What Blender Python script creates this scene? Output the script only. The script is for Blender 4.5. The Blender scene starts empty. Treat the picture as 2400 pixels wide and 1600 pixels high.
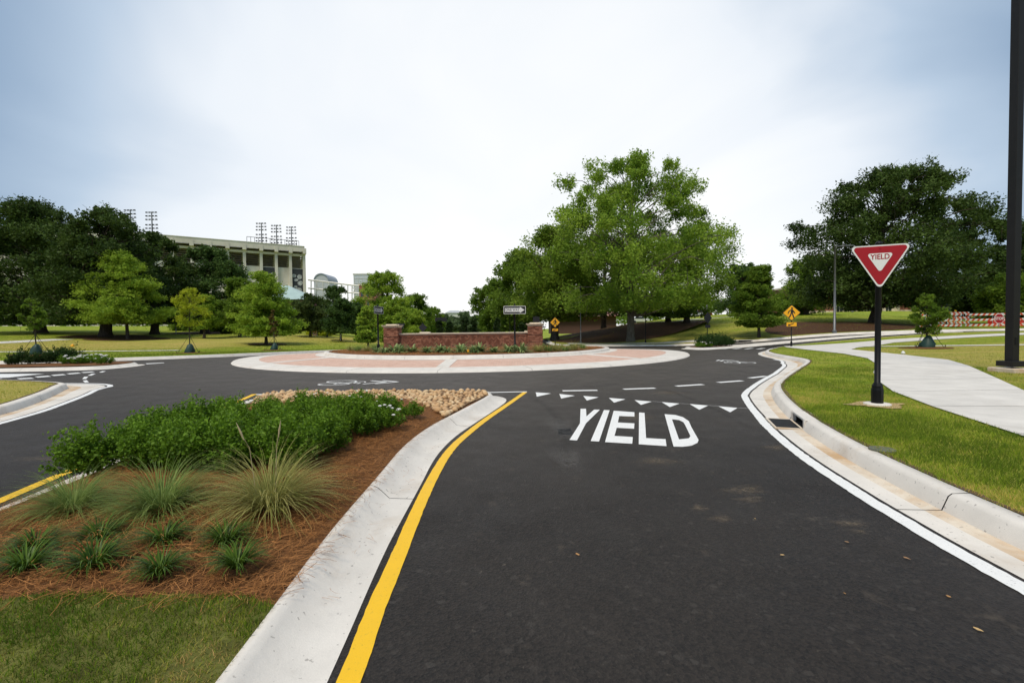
import bpy, bmesh, math, random
import numpy as np
from mathutils import Vector, Matrix
from mathutils.geometry import delaunay_2d_cdt

sc = bpy.context.scene
col = sc.collection
rnd = random.Random(7)
RN = np.random.RandomState(11)

# ------------------------------------------------------------------ camera
F, CX, CY, HC = 1067.0, 1200.0, 800.0, 1.5          # focal length in photo pixels (16 mm), eye height
TILT, ROLL = math.atan(30 / 1067.0), 0.012
_f = np.array([0, math.cos(TILT), -math.sin(TILT)]); _r0 = np.array([1.0, 0, 0]); _u0 = np.cross(_r0, _f)
_r = math.cos(ROLL) * _r0 - math.sin(ROLL) * _u0
_u = math.sin(ROLL) * _r0 + math.cos(ROLL) * _u0
cam = bpy.data.cameras.new('camera'); cam.lens = 16.0; cam.sensor_width = 36.0
cam.clip_start = 0.05; cam.clip_end = 8000
camo = bpy.data.objects.new('camera', cam); col.objects.link(camo)
M = Matrix(((_r[0], _u[0], -_f[0], 0), (_r[1], _u[1], -_f[1], 0), (_r[2], _u[2], -_f[2], HC), (0, 0, 0, 1)))
camo.matrix_world = M
sc.camera = camo

# ------------------------------------------------------------------ sky, sun, exposure
SUN_EL, SUN_AZ = 60.0, 205.0        # azimuth clockwise from +Y (the way the camera looks)
w = bpy.data.worlds.new('World'); sc.world = w; w.use_nodes = True
nt = w.node_tree; nt.nodes.clear()
def wn(t, **k):
    n = nt.nodes.new(t)
    for a, b in k.items(): setattr(n, a, b)
    return n
tc = wn('ShaderNodeTexCoord')
sky = wn('ShaderNodeTexSky', sky_type='NISHITA', sun_disc=False, sun_elevation=math.radians(SUN_EL),
         sun_rotation=math.radians(SUN_AZ), air_density=1.2, dust_density=2.5, ozone_density=1.0)
bg1 = wn('ShaderNodeBackground'); bg1.inputs[1].default_value = 0.07
nt.links.new(sky.outputs[0], bg1.inputs[0])
# thin overcast: streaky cloud, whitest where it is thinnest (straight ahead, towards the horizon)
mp = wn('ShaderNodeMapping'); mp.inputs['Scale'].default_value = (1.0, 1.0, 1.9); mp.inputs['Rotation'].default_value = (0.0, 0.12, 0.9)
nt.links.new(tc.outputs['Generated'], mp.inputs[0])
nz = wn('ShaderNodeTexNoise'); nz.inputs['Scale'].default_value = 1.5; nz.inputs['Detail'].default_value = 5; nz.inputs['Roughness'].default_value = 0.47
nz.inputs['Distortion'].default_value = 0.7
nt.links.new(mp.outputs[0], nz.inputs['Vector'])
nrm = wn('ShaderNodeVectorMath', operation='NORMALIZE'); nt.links.new(tc.outputs['Generated'], nrm.inputs[0])
dot = wn('ShaderNodeVectorMath', operation='DOT_PRODUCT'); nt.links.new(nrm.outputs[0], dot.inputs[0])
_e, _a = math.radians(9), math.radians(-1)
dot.inputs[1].default_value = (math.sin(_a) * math.cos(_e), math.cos(_a) * math.cos(_e), math.sin(_e))
glow = wn('ShaderNodeMapRange', interpolation_type='SMOOTHERSTEP'); glow.inputs[1].default_value = 0.56; glow.inputs[2].default_value = 1.0
nt.links.new(dot.outputs['Value'], glow.inputs[0])
sepw = wn('ShaderNodeSeparateXYZ'); nt.links.new(nrm.outputs[0], sepw.inputs[0])
hor = wn('ShaderNodeMapRange', interpolation_type='SMOOTHSTEP'); hor.inputs[1].default_value = 0.36; hor.inputs[2].default_value = 0.0
nt.links.new(sepw.outputs['Z'], hor.inputs[0])
m1 = wn('ShaderNodeMath', operation='MULTIPLY_ADD'); nt.links.new(nz.outputs['Fac'], m1.inputs[0]); m1.inputs[1].default_value = 0.85; m1.inputs[2].default_value = -0.50
m2 = wn('ShaderNodeMath', operation='MULTIPLY_ADD'); nt.links.new(glow.outputs[0], m2.inputs[0]); m2.inputs[1].default_value = 0.92; nt.links.new(m1.outputs[0], m2.inputs[2])
m3 = wn('ShaderNodeMath', operation='MULTIPLY_ADD', use_clamp=True); nt.links.new(hor.outputs[0], m3.inputs[0]); m3.inputs[1].default_value = 0.22; nt.links.new(m2.outputs[0], m3.inputs[2])
rp = wn('ShaderNodeValToRGB'); cr = rp.color_ramp
cr.elements[0].position = 0.0; cr.elements[0].color = (0.195, 0.285, 0.410, 1)
cr.elements[1].position = 1.0; cr.elements[1].color = (0.835, 0.835, 0.825, 1)
e = cr.elements.new(0.30); e.color = (0.40, 0.490, 0.600, 1)
e = cr.elements.new(0.62); e.color = (0.70, 0.735, 0.775, 1)
nt.links.new(m3.outputs[0], rp.inputs[0])
bg2 = wn('ShaderNodeBackground'); bg2.inputs[1].default_value = 0.70
nt.links.new(rp.outputs[0], bg2.inputs[0])
mx = wn('ShaderNodeMixShader'); mx.inputs[0].default_value = 0.90
nt.links.new(bg1.outputs[0], mx.inputs[1]); nt.links.new(bg2.outputs[0], mx.inputs[2])
wo = wn('ShaderNodeOutputWorld'); nt.links.new(mx.outputs[0], wo.inputs[0])

sun = bpy.data.lights.new('sun', 'SUN'); sun.energy = 1.5; sun.angle = math.radians(16); sun.color = (1.0, 0.91, 0.77)
suno = bpy.data.objects.new('sun', sun); col.objects.link(suno)
_el, _az = math.radians(SUN_EL), math.radians(SUN_AZ)
_d = Vector((math.sin(_az) * math.cos(_el), math.cos(_az) * math.cos(_el), math.sin(_el)))
suno.rotation_euler = _d.to_track_quat('Z', 'Y').to_euler(); suno.location = (0, 0, 60)

sc.view_settings.view_transform = 'Standard'; sc.view_settings.look = 'None'
sc.view_settings.exposure = 0.93; sc.view_settings.gamma = 1.0
sc.view_settings.use_curve_mapping = False
sc.render.engine = 'CYCLES'
sc.cycles.max_bounces = 6; sc.cycles.diffuse_bounces = 3; sc.cycles.glossy_bounces = 2
sc.cycles.transmission_bounces = 3; sc.cycles.transparent_max_bounces = 4
sc.cycles.use_adaptive_sampling = True; sc.cycles.adaptive_threshold = 0.015
sc.cycles.use_denoising = True
sc.cycles.caustics_reflective = False; sc.cycles.caustics_refractive = False

# ------------------------------------------------------------------ terrain and measuring
def ss(a, b, x):
    t = np.clip((x - a) / (b - a), 0, 1); return t * t * (3 - 2 * t)
def g(x, y):
    x = np.asarray(x, float); y = np.asarray(y, float)
    dx = x + 2.6; dy = y - 28.5; r = np.hypot(dx, dy); a = np.degrees(np.arctan2(dx, dy))
    base = -0.432 * ss(24, 46, y) * (1 - ss(14, 38, x))
    we = np.interp(a, [-180, 6, 28, 50, 72, 105, 180], [0, 0, 1, 1, .38, .12, 0])
    ww = np.interp(a, [-180, -150, -110, -35, -12, 180], [0, 0, 1, 1, 0, 0])
    rr = np.minimum(r, 160)
    e = 2.2 * ss(23, 42, rr) + 0.029 * np.maximum(0, rr - 40)
    wv = np.minimum(0.045 * np.maximum(0, rr - 24), 3.2)
    n = -0.02 * np.maximum(0, rr - 26) * np.maximum(0, 1 - we - ww) * (np.abs(a) < 60)
    return base + we * e + ww * wv + n
def ray(px, py):
    d = _f * F + _r * (px - CX) + _u * (CY - py); return d / d[1]
def G(px, py, dz=0.0):
    """the point of the terrain (raised by dz) that was measured at this place of the photograph"""
    d = ray(px, py); ys = 0.5 * 1.01 ** np.arange(680)
    below = HC + d[2] * ys < g(d[0] * ys, ys) + dz
    i = int(np.argmax(below)) if below.any() else len(ys) - 1
    lo, hi = ys[max(i - 1, 0)], ys[i]
    for _ in range(30):
        m = (lo + hi) / 2
        if HC + d[2] * m < float(g(d[0] * m, m)) + dz: hi = m
        else: lo = m
    return Vector((d[0] * hi, hi, HC + d[2] * hi))
def G2(px, py, dz=0.0):
    p = G(px, py, dz); return (p.x, p.y)
def at(px, py, Y):
    d = ray(px, py); return Vector((d[0] * Y, Y, HC + d[2] * Y))
def gz(x, y): return float(g(x, y))

# ------------------------------------------------------------------ mesh helpers
class MB:
    def __init__(s): s.v = []; s.f = []
    def add(s, vs, fs, mat=None):
        o = len(s.v)
        s.v += [tuple(mat @ Vector(p)) if mat else tuple(p) for p in vs]
        s.f += [tuple(i + o for i in q) for q in fs]; return s
    def box(s, cx, cy, cz, sx, sy, sz, mat=None, rz=0.0, rx=0.0, ry=0.0):
        hx, hy, hz = sx / 2, sy / 2, sz / 2
        vs = [(-hx, -hy, -hz), (hx, -hy, -hz), (hx, hy, -hz), (-hx, hy, -hz), (-hx, -hy, hz), (hx, -hy, hz), (hx, hy, hz), (-hx, hy, hz)]
        m = Matrix.Translation((cx, cy, cz)) @ Matrix.Rotation(rz, 4, 'Z') @ Matrix.Rotation(ry, 4, 'Y') @ Matrix.Rotation(rx, 4, 'X')
        if mat: m = mat @ m
        return s.add(vs, [(0, 3, 2, 1), (4, 5, 6, 7), (0, 1, 5, 4), (1, 2, 6, 5), (2, 3, 7, 6), (3, 0, 4, 7)], m)
    def tube(s, pts, rad, n=8, cap=True):
        pts = [Vector(p) for p in pts]; rings = []; o = len(s.v)
        for i, p in enumerate(pts):
            t = (pts[min(i + 1, len(pts) - 1)] - pts[max(i - 1, 0)]).normalized()
            a = t.cross(Vector((0, 0, 1)) if abs(t.z) < 0.9 else Vector((1, 0, 0))).normalized(); b = t.cross(a)
            r = rad[i] if isinstance(rad, (list, tuple)) else rad
            s.v += [tuple(p + (a * math.cos(2 * math.pi * k / n) + b * math.sin(2 * math.pi * k / n)) * r) for k in range(n)]
        for i in range(len(pts) - 1):
            for k in range(n):
                k2 = (k + 1) % n
                s.f.append((o + i * n + k, o + i * n + k2, o + (i + 1) * n + k2, o + (i + 1) * n + k))
        if cap:
            s.f.append(tuple(o + k for k in range(n))); s.f.append(tuple(o + (len(pts) - 1) * n + k for k in reversed(range(n))))
        return s
    def lathe(s, prof, n=16, c=(0, 0, 0)):
        o = len(s.v)
        for r, z in prof:
            s.v += [(c[0] + r * math.cos(2 * math.pi * (k + .5) / n), c[1] + r * math.sin(2 * math.pi * (k + .5) / n), c[2] + z) for k in range(n)]
        for i in range(len(prof) - 1):
            for k in range(n):
                k2 = (k + 1) % n
                s.f.append((o + i * n + k, o + i * n + k2, o + (i + 1) * n + k2, o + (i + 1) * n + k))
        s.f.append(tuple(o + k for k in reversed(range(n)))); s.f.append(tuple(o + (len(prof) - 1) * n + k for k in range(n)))
        return s
    def prism(s, poly, d0, d1, mat=None):
        """polygon in local XZ, extruded along Y from d0 to d1 (front face at d0)"""
        n = len(poly)
        vs = [(x, d0, z) for x, z in poly] + [(x, d1, z) for x, z in poly]
        fs = [tuple(range(n)), tuple(range(2 * n - 1, n - 1, -1))] + [(i, i + n, (i + 1) % n + n, (i + 1) % n) for i in range(n)]
        return s.add(vs, fs, mat)
    def build(s, name, mat, parent=None, smooth=False, bevel=0.0):
        me = bpy.data.meshes.new(name); me.from_pydata(s.v, [], s.f); me.update()
        return link(name, me, mat, parent, smooth, bevel)
def link(name, me, mat, parent=None, smooth=False, bevel=0.0):
    o = bpy.data.objects.new(name, me); col.objects.link(o)
    if mat and not me.materials: me.materials.append(mat)
    if parent: o.parent = parent
    if smooth: me.polygons.foreach_set('use_smooth', [True] * len(me.polygons))
    if bevel:
        b = o.modifiers.new('bevel', 'BEVEL'); b.width = bevel; b.segments = 2; b.limit_method = 'ANGLE'
    return o
def np_mesh(name, V, FQ, tint=None, tri=False):
    """fast mesh from numpy: V (n,3), FQ (m,3 or 4)"""
    me = bpy.data.meshes.new(name); k = FQ.shape[1]
    me.vertices.add(len(V)); me.vertices.foreach_set('co', np.ascontiguousarray(V, dtype=np.float32).ravel())
    me.loops.add(FQ.size); me.loops.foreach_set('vertex_index', np.ascontiguousarray(FQ, dtype=np.int32).ravel())
    me.polygons.add(len(FQ)); me.polygons.foreach_set('loop_start', np.arange(0, FQ.size, k, dtype=np.int32))
    me.update(calc_edges=True)
    if tint is not None:
        at_ = me.attributes.new('tint', 'FLOAT', 'FACE'); at_.data.foreach_set('value', np.ascontiguousarray(tint, dtype=np.float32))
    return me
def thing(name, label, cat, loc=(0, 0, 0), rz=0.0, group=None):
    o = bpy.data.objects.new(name, None); col.objects.link(o); o.empty_display_size = 0.2
    o.location = loc; o.rotation_euler = (0, 0, rz); tag(o, label, cat, group); return o
def tag(o, label=None, cat=None, group=None, kind=None):
    if label: o['label'] = label
    if cat: o['category'] = cat
    if group: o['group'] = group
    if kind: o['kind'] = kind
    return o
def pip(P, poly):
    P = np.asarray(P, float); poly = np.asarray(poly, float); x, y = P[:, 0], P[:, 1]; c = np.zeros(len(P), bool)
    j = len(poly) - 1
    for i in range(len(poly)):
        xi, yi = poly[i]; xj, yj = poly[j]
        if yi != yj:
            c ^= ((yi > y) != (yj > y)) & (x < (xj - xi) * (y - yi) / (yj - yi) + xi)
        j = i
    return c
def resample(pts, step):
    out = []
    for i in range(len(pts) - 1):
        a, b = np.array(pts[i], float), np.array(pts[i + 1], float); n = max(1, int(np.linalg.norm(b - a) / step))
        out += [tuple(a + (b - a) * k / n) for k in range(n)]
    return out + [tuple(pts[-1])]
def smooth_line(pts, it=2):
    p = [np.array(q, float) for q in pts]
    for _ in range(it):
        q = [p[0]]
        for a, b in zip(p[:-1], p[1:]): q += [a * .75 + b * .25, a * .25 + b * .75]
        p = q + [p[-1]]
    return [tuple(v) for v in p]
def offset(pts, d):
    P = np.array(pts, float); T = np.gradient(P, axis=0); T /= np.linalg.norm(T, axis=1)[:, None] + 1e-9
    N = np.stack([T[:, 1], -T[:, 0]], 1)            # right-hand side of the direction of travel
    dd = np.asarray(d, float); dd = dd[:, None] if dd.ndim else dd
    return [tuple(v) for v in P + N * dd]
def fill(name, poly, zf, mat, holes=(), step=1.0, inner=None, parent=None, edge_step=None):
    """a sheet over a plan polygon, draped on zf(x, y)"""
    out = resample(list(poly) + [poly[0]], edge_step or step)[:-1]
    pts = [Vector(p) for p in out]; edges = [(i, (i + 1) % len(out)) for i in range(len(out))]
    for h in holes:
        hh = resample(list(h) + [h[0]], edge_step or step)[:-1]; o = len(pts)
        pts += [Vector(p) for p in hh]; edges += [(o + i, o + (i + 1) % len(hh)) for i in range(len(hh))]
    A = np.array(out)
    if inner is None:
        xs = np.arange(A[:, 0].min(), A[:, 0].max(), step); ys = np.arange(A[:, 1].min(), A[:, 1].max(), step)
        if len(xs) and len(ys):
            gx, gy = np.meshgrid(xs, ys); inner = np.stack([gx.ravel(), gy.ravel()], 1)
        else: inner = np.zeros((0, 2))
    if len(inner):
        inner = inner[pip(inner, A)]
        for p in inner: pts.append(Vector((p[0] + .013, p[1] + .007)))
    V, E_, T, *_x = delaunay_2d_cdt(pts, edges, [], 0, 1e-5)
    V = np.array([(v.x, v.y) for v in V]); T = np.array([t for t in T if len(t) == 3])
    c = V[T].mean(1); ok = pip(c, A)
    for h in holes: ok &= ~pip(c, h)
    T = T[ok]
    ar = (V[T[:, 1], 0] - V[T[:, 0], 0]) * (V[T[:, 2], 1] - V[T[:, 0], 1]) - (V[T[:, 1], 1] - V[T[:, 0], 1]) * (V[T[:, 2], 0] - V[T[:, 0], 0])
    T[ar < 0] = T[ar < 0][:, ::-1]; T = T[np.abs(ar) > 1e-9]
    Z = np.asarray(zf(V[:, 0], V[:, 1])) * np.ones(len(V))
    me = np_mesh(name, np.column_stack([V, Z]), T)
    me.polygons.foreach_set('use_smooth', [True] * len(me.polygons))
    return link(name, me, mat, parent)
def loft(name, lines, mat, parent=None, smooth=True):
    """strips between 3-D polylines of equal length"""
    n = len(lines[0]); V = np.concatenate([np.array(l, float) for l in lines]); Fq = []
    for k in range(len(lines) - 1):
        for i in range(n - 1): Fq.append((k * n + i, k * n + i + 1, (k + 1) * n + i + 1, (k + 1) * n + i))
    me = np_mesh(name, V, np.array(Fq)); return link(name, me, mat, parent, smooth)
def strip(name, pts, wdt, mat, dz=0.004, parent=None, step=0.4):
    """a painted line of the given width centred on a plan polyline"""
    p = resample(pts, step); a = offset(p, wdt / 2); b = offset(p, -wdt / 2)
    L = lambda q: [(x, y, gz(x, y) + dz) for x, y in q]
    return loft(name, [L(a), L(b)], mat, parent, False)

# ------------------------------------------------------------------ materials
def mat(name):
    m = bpy.data.materials.new(name); m.use_nodes = True
    b = m.node_tree.nodes['Principled BSDF']; return m, m.node_tree, b
def nd(t, typ, ins=None, **k):
    n = t.nodes.new(typ)
    for a, b in k.items(): setattr(n, a, b)
    for a, b in (ins or {}).items():
        if isinstance(b, bpy.types.NodeSocket): t.links.new(b, n.inputs[a])
        else: n.inputs[a].default_value = b
    return n
def c4(c): return (c[0], c[1], c[2], 1.0)
def noise(t, scale, detail=4, rough=.55, vec=None, dist=0.0):
    if vec is None: vec = nd(t, 'ShaderNodeTexCoord').outputs['Object']
    return nd(t, 'ShaderNodeTexNoise', {'Vector': vec, 'Scale': scale, 'Detail': detail, 'Roughness': rough, 'Distortion': dist}).outputs['Fac']
def rng(t, v, a, b, c=0., d=1.):
    return nd(t, 'ShaderNodeMapRange', {0: v, 1: a, 2: b, 3: c, 4: d}, clamp=True).outputs[0]
def mixc(t, f, a, b, mode='MIX'):
    n = nd(t, 'ShaderNodeMix', data_type='RGBA', blend_type=mode)
    for i, v in ((0, f), (6, a), (7, b)):
        if isinstance(v, bpy.types.NodeSocket): t.links.new(v, n.inputs[i])
        else: n.inputs[i].default_value = v if i == 0 else c4(v)
    return n.outputs[2]
def bump(t, b, h, dist, strength=.6):
    n = nd(t, 'ShaderNodeBump', {'Height': h, 'Distance': dist, 'Strength': strength}); t.links.new(n.outputs[0], b.inputs['Normal'])
def plain(name, c, rough=.6, metal=0.0, var=.12, scale=6.0, spec=.5, bmp=0.0):
    m, t, b = mat(name); f = noise(t, scale, 5, .6)
    lo = tuple(v * (1 - var) for v in c); hi = tuple(min(1, v * (1 + var)) for v in c)
    t.links.new(mixc(t, rng(t, f, .3, .7), lo, hi), b.inputs['Base Color'])
    b.inputs['Roughness'].default_value = rough; b.inputs['Metallic'].default_value = metal
    b.inputs['Specular IOR Level'].default_value = spec
    if bmp: bump(t, b, noise(t, scale * 14, 3), bmp)
    return m
def leafmat(name, dark, light, rough=.55, trans=.40, spec=.12, mid=None):
    m, t, b = mat(name)
    a = nd(t, 'ShaderNodeAttribute', attribute_name='tint').outputs['Fac']
    c = mixc(t, a, dark, light)
    if mid: c = mixc(t, rng(t, a, .5, 1.0), mixc(t, rng(t, a, 0., .5), dark, mid), light)
    t.links.new(c, b.inputs['Base Color'])
    b.inputs['Roughness'].default_value = rough; b.inputs['Specular IOR Level'].default_value = spec
    tr = nd(t, 'ShaderNodeBsdfTranslucent'); br = mixc(t, .35, c, tuple(min(1, v * 1.7) for v in light)); t.links.new(br, tr.inputs[0])
    mx_ = nd(t, 'ShaderNodeMixShader', {0: trans, 1: b.outputs[0], 2: tr.outputs[0]})
    t.links.new(mx_.outputs[0], t.nodes['Material Output'].inputs[0]); return m

def asphalt_mat():
    m, t, b = mat('asphalt'); P = nd(t, 'ShaderNodeTexCoord').outputs['Object']
    v = nd(t, 'ShaderNodeTexVoronoi', {'Vector': P, 'Scale': 70.0}); gr = noise(t, 240, 2, .6, P)
    big = noise(t, .32, 4, .6, P); mid = noise(t, 2.3, 5, .65, P)
    c = mixc(t, rng(t, v.outputs['Color'], .15, .95), (.0050, .0037, .0028), (.027, .0205, .0158))
    c = mixc(t, rng(t, gr, .60, .76), c, (.085, .070, .055))
    v2 = nd(t, 'ShaderNodeTexVoronoi', {'Vector': P, 'Scale': 34.0}); c = mixc(t, rng(t, v2.outputs['Color'], .80, .98, 0, .6), c, (.060, .052, .044))
    c = mixc(t, rng(t, big, .40, .66, 0, .34), c, (.050, .041, .033))
    # pale dust tracked along the lane
    st = nd(t, 'ShaderNodeMapping', {'Vector': P, 'Scale': (1.0, .8, 1.0), 'Rotation': (0, 0, .10)}).outputs[0]
    d1 = noise(t, 3.2, 7, .72, st, .4)
    c = mixc(t, rng(t, d1, .60, .76, 0, .42), c, (.15, .118, .085))
    sp = noise(t, 11.0, 6, .7, P); c = mixc(t, rng(t, sp, .66, .72, 0, .5), c, (.24, .205, .155))
    # circulating lane paler: its dust, plus the far sheen put into the colour
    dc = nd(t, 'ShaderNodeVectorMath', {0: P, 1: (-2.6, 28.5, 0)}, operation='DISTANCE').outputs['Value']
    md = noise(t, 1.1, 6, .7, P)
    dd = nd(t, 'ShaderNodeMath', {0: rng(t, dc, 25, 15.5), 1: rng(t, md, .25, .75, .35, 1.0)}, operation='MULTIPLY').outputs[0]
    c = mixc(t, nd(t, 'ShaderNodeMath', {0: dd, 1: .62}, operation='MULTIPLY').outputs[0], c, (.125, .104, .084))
    # dark scuffs
    c = mixc(t, rng(t, mid, .32, .22, 0, .55), c, (.012, .011, .010))
    t.links.new(c, b.inputs['Base Color'])
    t.links.new(rng(t, mid, .3, .7, .60, .74), b.inputs['Roughness'])
    b.inputs['Specular IOR Level'].default_value = .32
    bump(t, b, v.outputs['Distance'], .006, .8); return m
def concrete_mat(name, c=(.74, .69, .62), stain=(.46, .33, .20), st=.5, spots=.5, scale=1.0, lo=.54):
    m, t, b = mat(name); P = nd(t, 'ShaderNodeTexCoord').outputs['Object']
    f = noise(t, 1.7 * scale, 6, .62, P); f2 = noise(t, 9 * scale, 5, .7, P); fine = noise(t, 160, 3, .6, P)
    k = mixc(t, rng(t, f, .3, .7), tuple(v * .86 for v in c), tuple(v * 1.07 for v in c))
    k = mixc(t, rng(t, f2, .58, .78, 0, .35), k, tuple(v * .70 for v in c))
    k = mixc(t, rng(t, noise(t, .9 * scale, 7, .68, P, .6), lo, lo + .18, 0, st), k, stain)
    k = mixc(t, rng(t, noise(t, 30, 2, .5, P), .675, .71, 0, spots), k, (.12, .10, .085))
    k = mixc(t, rng(t, fine, .35, .65, 0, .18), k, tuple(v * .6 for v in c))
    t.links.new(k, b.inputs['Base Color']); b.inputs['Roughness'].default_value = .82; b.inputs['Specular IOR Level'].default_value = .25
    bump(t, b, f2, .012, .35); return m
def paint_mat(name, c, worn=.55, rough=.6):
    m, t, b = mat(name); P = nd(t, 'ShaderNodeTexCoord').outputs['Object']
    k = mixc(t, rng(t, noise(t, 5, 6, .7, P), .35, .75, 0, .22), c, tuple(v * .74 for v in c))
    k = mixc(t, rng(t, noise(t, 55, 5, .75, P), .585, .70, 0, worn), k, (.06, .055, .05))
    k = mixc(t, rng(t, noise(t, 2.2, 6, .7, P), .60, .72, 0, .25), k, (.30, .27, .22))
    t.links.new(k, b.inputs['Base Color']); b.inputs['Roughness'].default_value = rough
    bump(t, b, noise(t, 120, 3, .6, P), .003, .5); return m
def lawn_mat():
    m, t, b = mat('lawn_turf'); P = nd(t, 'ShaderNodeTexCoord').outputs['Object']
    st = nd(t, 'ShaderNodeMapping', {'Vector': P, 'Scale': (.45, 1.6, 1.0)}).outputs[0]
    dry = nd(t, 'ShaderNodeAttribute', attribute_name='dry').outputs['Fac']
    n1 = noise(t, .55, 6, .62, st); n2 = noise(t, 3.0, 5, .65, P); n3 = noise(t, 45, 4, .7, P)
    gcol = mixc(t, rng(t, n2, .3, .72), (.150, .245, .015), (.37, .43, .035))
    s = nd(t, 'ShaderNodeMath', {0: dry, 1: rng(t, n1, .35, .65, -.28, .28)}, operation='ADD', use_clamp=True).outputs[0]
    c = mixc(t, s, gcol, (.56, .42, .13))
    c = mixc(t, rng(t, n3, .35, .7, 0, .45), c, (.045, .065, .010))
    t.links.new(c, b.inputs['Base Color']); b.inputs['Roughness'].default_value = .9; b.inputs['Specular IOR Level'].default_value = .1
    bump(t, b, n3, .05, .7); return m
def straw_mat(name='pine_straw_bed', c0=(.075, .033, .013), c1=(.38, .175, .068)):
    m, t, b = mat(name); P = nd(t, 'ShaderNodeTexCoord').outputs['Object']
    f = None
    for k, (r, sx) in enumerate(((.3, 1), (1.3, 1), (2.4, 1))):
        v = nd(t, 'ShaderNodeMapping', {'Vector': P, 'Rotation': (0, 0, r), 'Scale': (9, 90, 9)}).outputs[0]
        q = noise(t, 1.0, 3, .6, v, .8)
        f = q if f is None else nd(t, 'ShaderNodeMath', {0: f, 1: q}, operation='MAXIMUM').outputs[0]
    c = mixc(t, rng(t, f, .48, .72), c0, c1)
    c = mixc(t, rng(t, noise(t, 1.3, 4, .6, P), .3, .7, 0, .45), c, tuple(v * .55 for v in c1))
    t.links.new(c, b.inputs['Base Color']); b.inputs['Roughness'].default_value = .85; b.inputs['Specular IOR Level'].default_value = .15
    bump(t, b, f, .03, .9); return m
def brick_mat(name, a, bcol, rough=.85):
    m, t, b = mat(name); i = nd(t, 'ShaderNodeAttribute', attribute_name='tint').outputs['Fac']
    P = nd(t, 'ShaderNodeTexCoord').outputs['Object']
    c = mixc(t, i, a, bcol); c = mixc(t, rng(t, noise(t, 30, 4, .65, P), .4, .7, 0, .35), c, tuple(v * .55 for v in a))
    t.links.new(c, b.inputs['Base Color']); b.inputs['Roughness'].default_value = rough; b.inputs['Specular IOR Level'].default_value = .2; return m
def paver_mat():
    m, t, b = mat('brick_pavers'); P = nd(t, 'ShaderNodeUVMap').outputs[0]
    br = nd(t, 'ShaderNodeTexBrick', {'Vector': P, 'Color1': c4((.58, .345, .255)), 'Color2': c4((.72, .49, .385)), 'Mortar': c4((.40, .30, .24)),
            'Scale': 1.0, 'Mortar Size': .006, 'Bias': 0.0, 'Brick Width': .21, 'Row Height': .105}, offset=.5)
    o = nd(t, 'ShaderNodeTexCoord').outputs['Object']
    c = mixc(t, rng(t, noise(t, .8, 5, .6, o), .3, .7, 0, .4), br.outputs[0], (.68, .49, .40))
    t.links.new(c, b.inputs['Base Color']); b.inputs['Roughness'].default_value = .85; b.inputs['Specular IOR Level'].default_value = .2
    bump(t, b, br.outputs['Fac'], -.006, .6); return m
def bark_mat(name, c0, c1):
    m, t, b = mat(name); P = nd(t, 'ShaderNodeTexCoord').outputs['Object']
    v = nd(t, 'ShaderNodeMapping', {'Vector': P, 'Scale': (9, 9, 1.6)}).outputs[0]; f = noise(t, 1.5, 6, .7, v, .4)
    t.links.new(mixc(t, rng(t, f, .35, .7), c0, c1), b.inputs['Base Color']); b.inputs['Roughness'].default_value = .9
    b.inputs['Specular IOR Level'].default_value = .15; bump(t, b, f, .06, .8); return m

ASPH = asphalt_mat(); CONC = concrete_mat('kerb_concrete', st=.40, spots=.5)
CONC_S = concrete_mat('stained_gutter_concrete', (.72, .63, .51), (.50, .30, .13), .85, .35, 1.0, .44)
WALK = concrete_mat('sidewalk_concrete', (.70, .66, .60), (.40, .35, .29), .30, .1)
WHITE = paint_mat('white_road_paint', (.83, .82, .79), .75); YELLOW = paint_mat('yellow_road_paint', (.86, .50, .004), .45)
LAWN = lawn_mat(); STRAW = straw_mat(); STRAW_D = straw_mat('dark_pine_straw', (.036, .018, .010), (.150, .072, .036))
PAVER = paver_mat()
BARK = bark_mat('bark', (.035, .027, .020), (.13, .105, .080)); BARK_L = bark_mat('pale_bark', (.09, .075, .058), (.24, .21, .165))
BLACK = plain('black_metal', (.005, .005, .0055), .5, 0.0, .1, spec=.25); BRONZE = plain('dark_bronze_metal', (.016, .0142, .013), .48, .2, .12, spec=.3)
GREYM = plain('grey_metal', (.16, .165, .17), .45, .4); GALV = plain('galvanised_steel', (.36, .37, .38), .4, .7)
BRK = brick_mat('red_brick', (.19, .070, .042), (.47, .215, .135)); MORT = plain('shaded_mortar', (.115, .072, .052), .9)  # mortar darkened: the recess shade between bricks is put into its colour
STONE = plain('cast_stone_cap', (.78, .665, .51), .85, 0, .08, 8)
# ================================================================== SETTING: ground, roads, kerbs
RC = (-2.6, 28.5)                                    # centre of the roundabout
B_SE = [(2.95,-8),(3.1,-1),(3.22,1.5),(3.33,2.94),(3.40,3.4),(3.46,3.79),(3.54,4.18),(3.63,4.65),(3.82,5.42),(4.19,6.60),(4.54,7.52),(5.10,8.79),(5.68,9.95),(6.18,10.76),
        (7.12,12.04),(8.47,13.78),(10.43,16.27),(11.3,17.5),(11.75,18.7),(12.05,20.2),(12.6,22.3),(13.6,24.6),(15.5,27.2),(18.2,31.0),(21.2,34.6),(23.8,36.1),(27,36.3),(32.5,36.2),(38.6,35.4),(60,33.5),(95,31)]
B_SW = [(-60,14.2),(-30,14.8),(-20,14.5),(-16,14.0),(-14.3,13.45),(-13.0,12.95),(-12.25,12.55),(-12.0,12.15),(-11.59,11.6),(-10.97,10.78),(-10.0,9.31),(-9.51,8.41),(-8.9,6.8),(-8.4,4),(-8.2,0),(-8.2,-8)]
B_NW = [(-8,75),(-8.2,56),(-9.5,50),(-13,46),(-16,41),(-17,35.5),(-17.4,31),(-18.6,27.5),(-21.9,24.75),(-26,23),(-36,21.3),(-60,19.5)]
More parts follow.
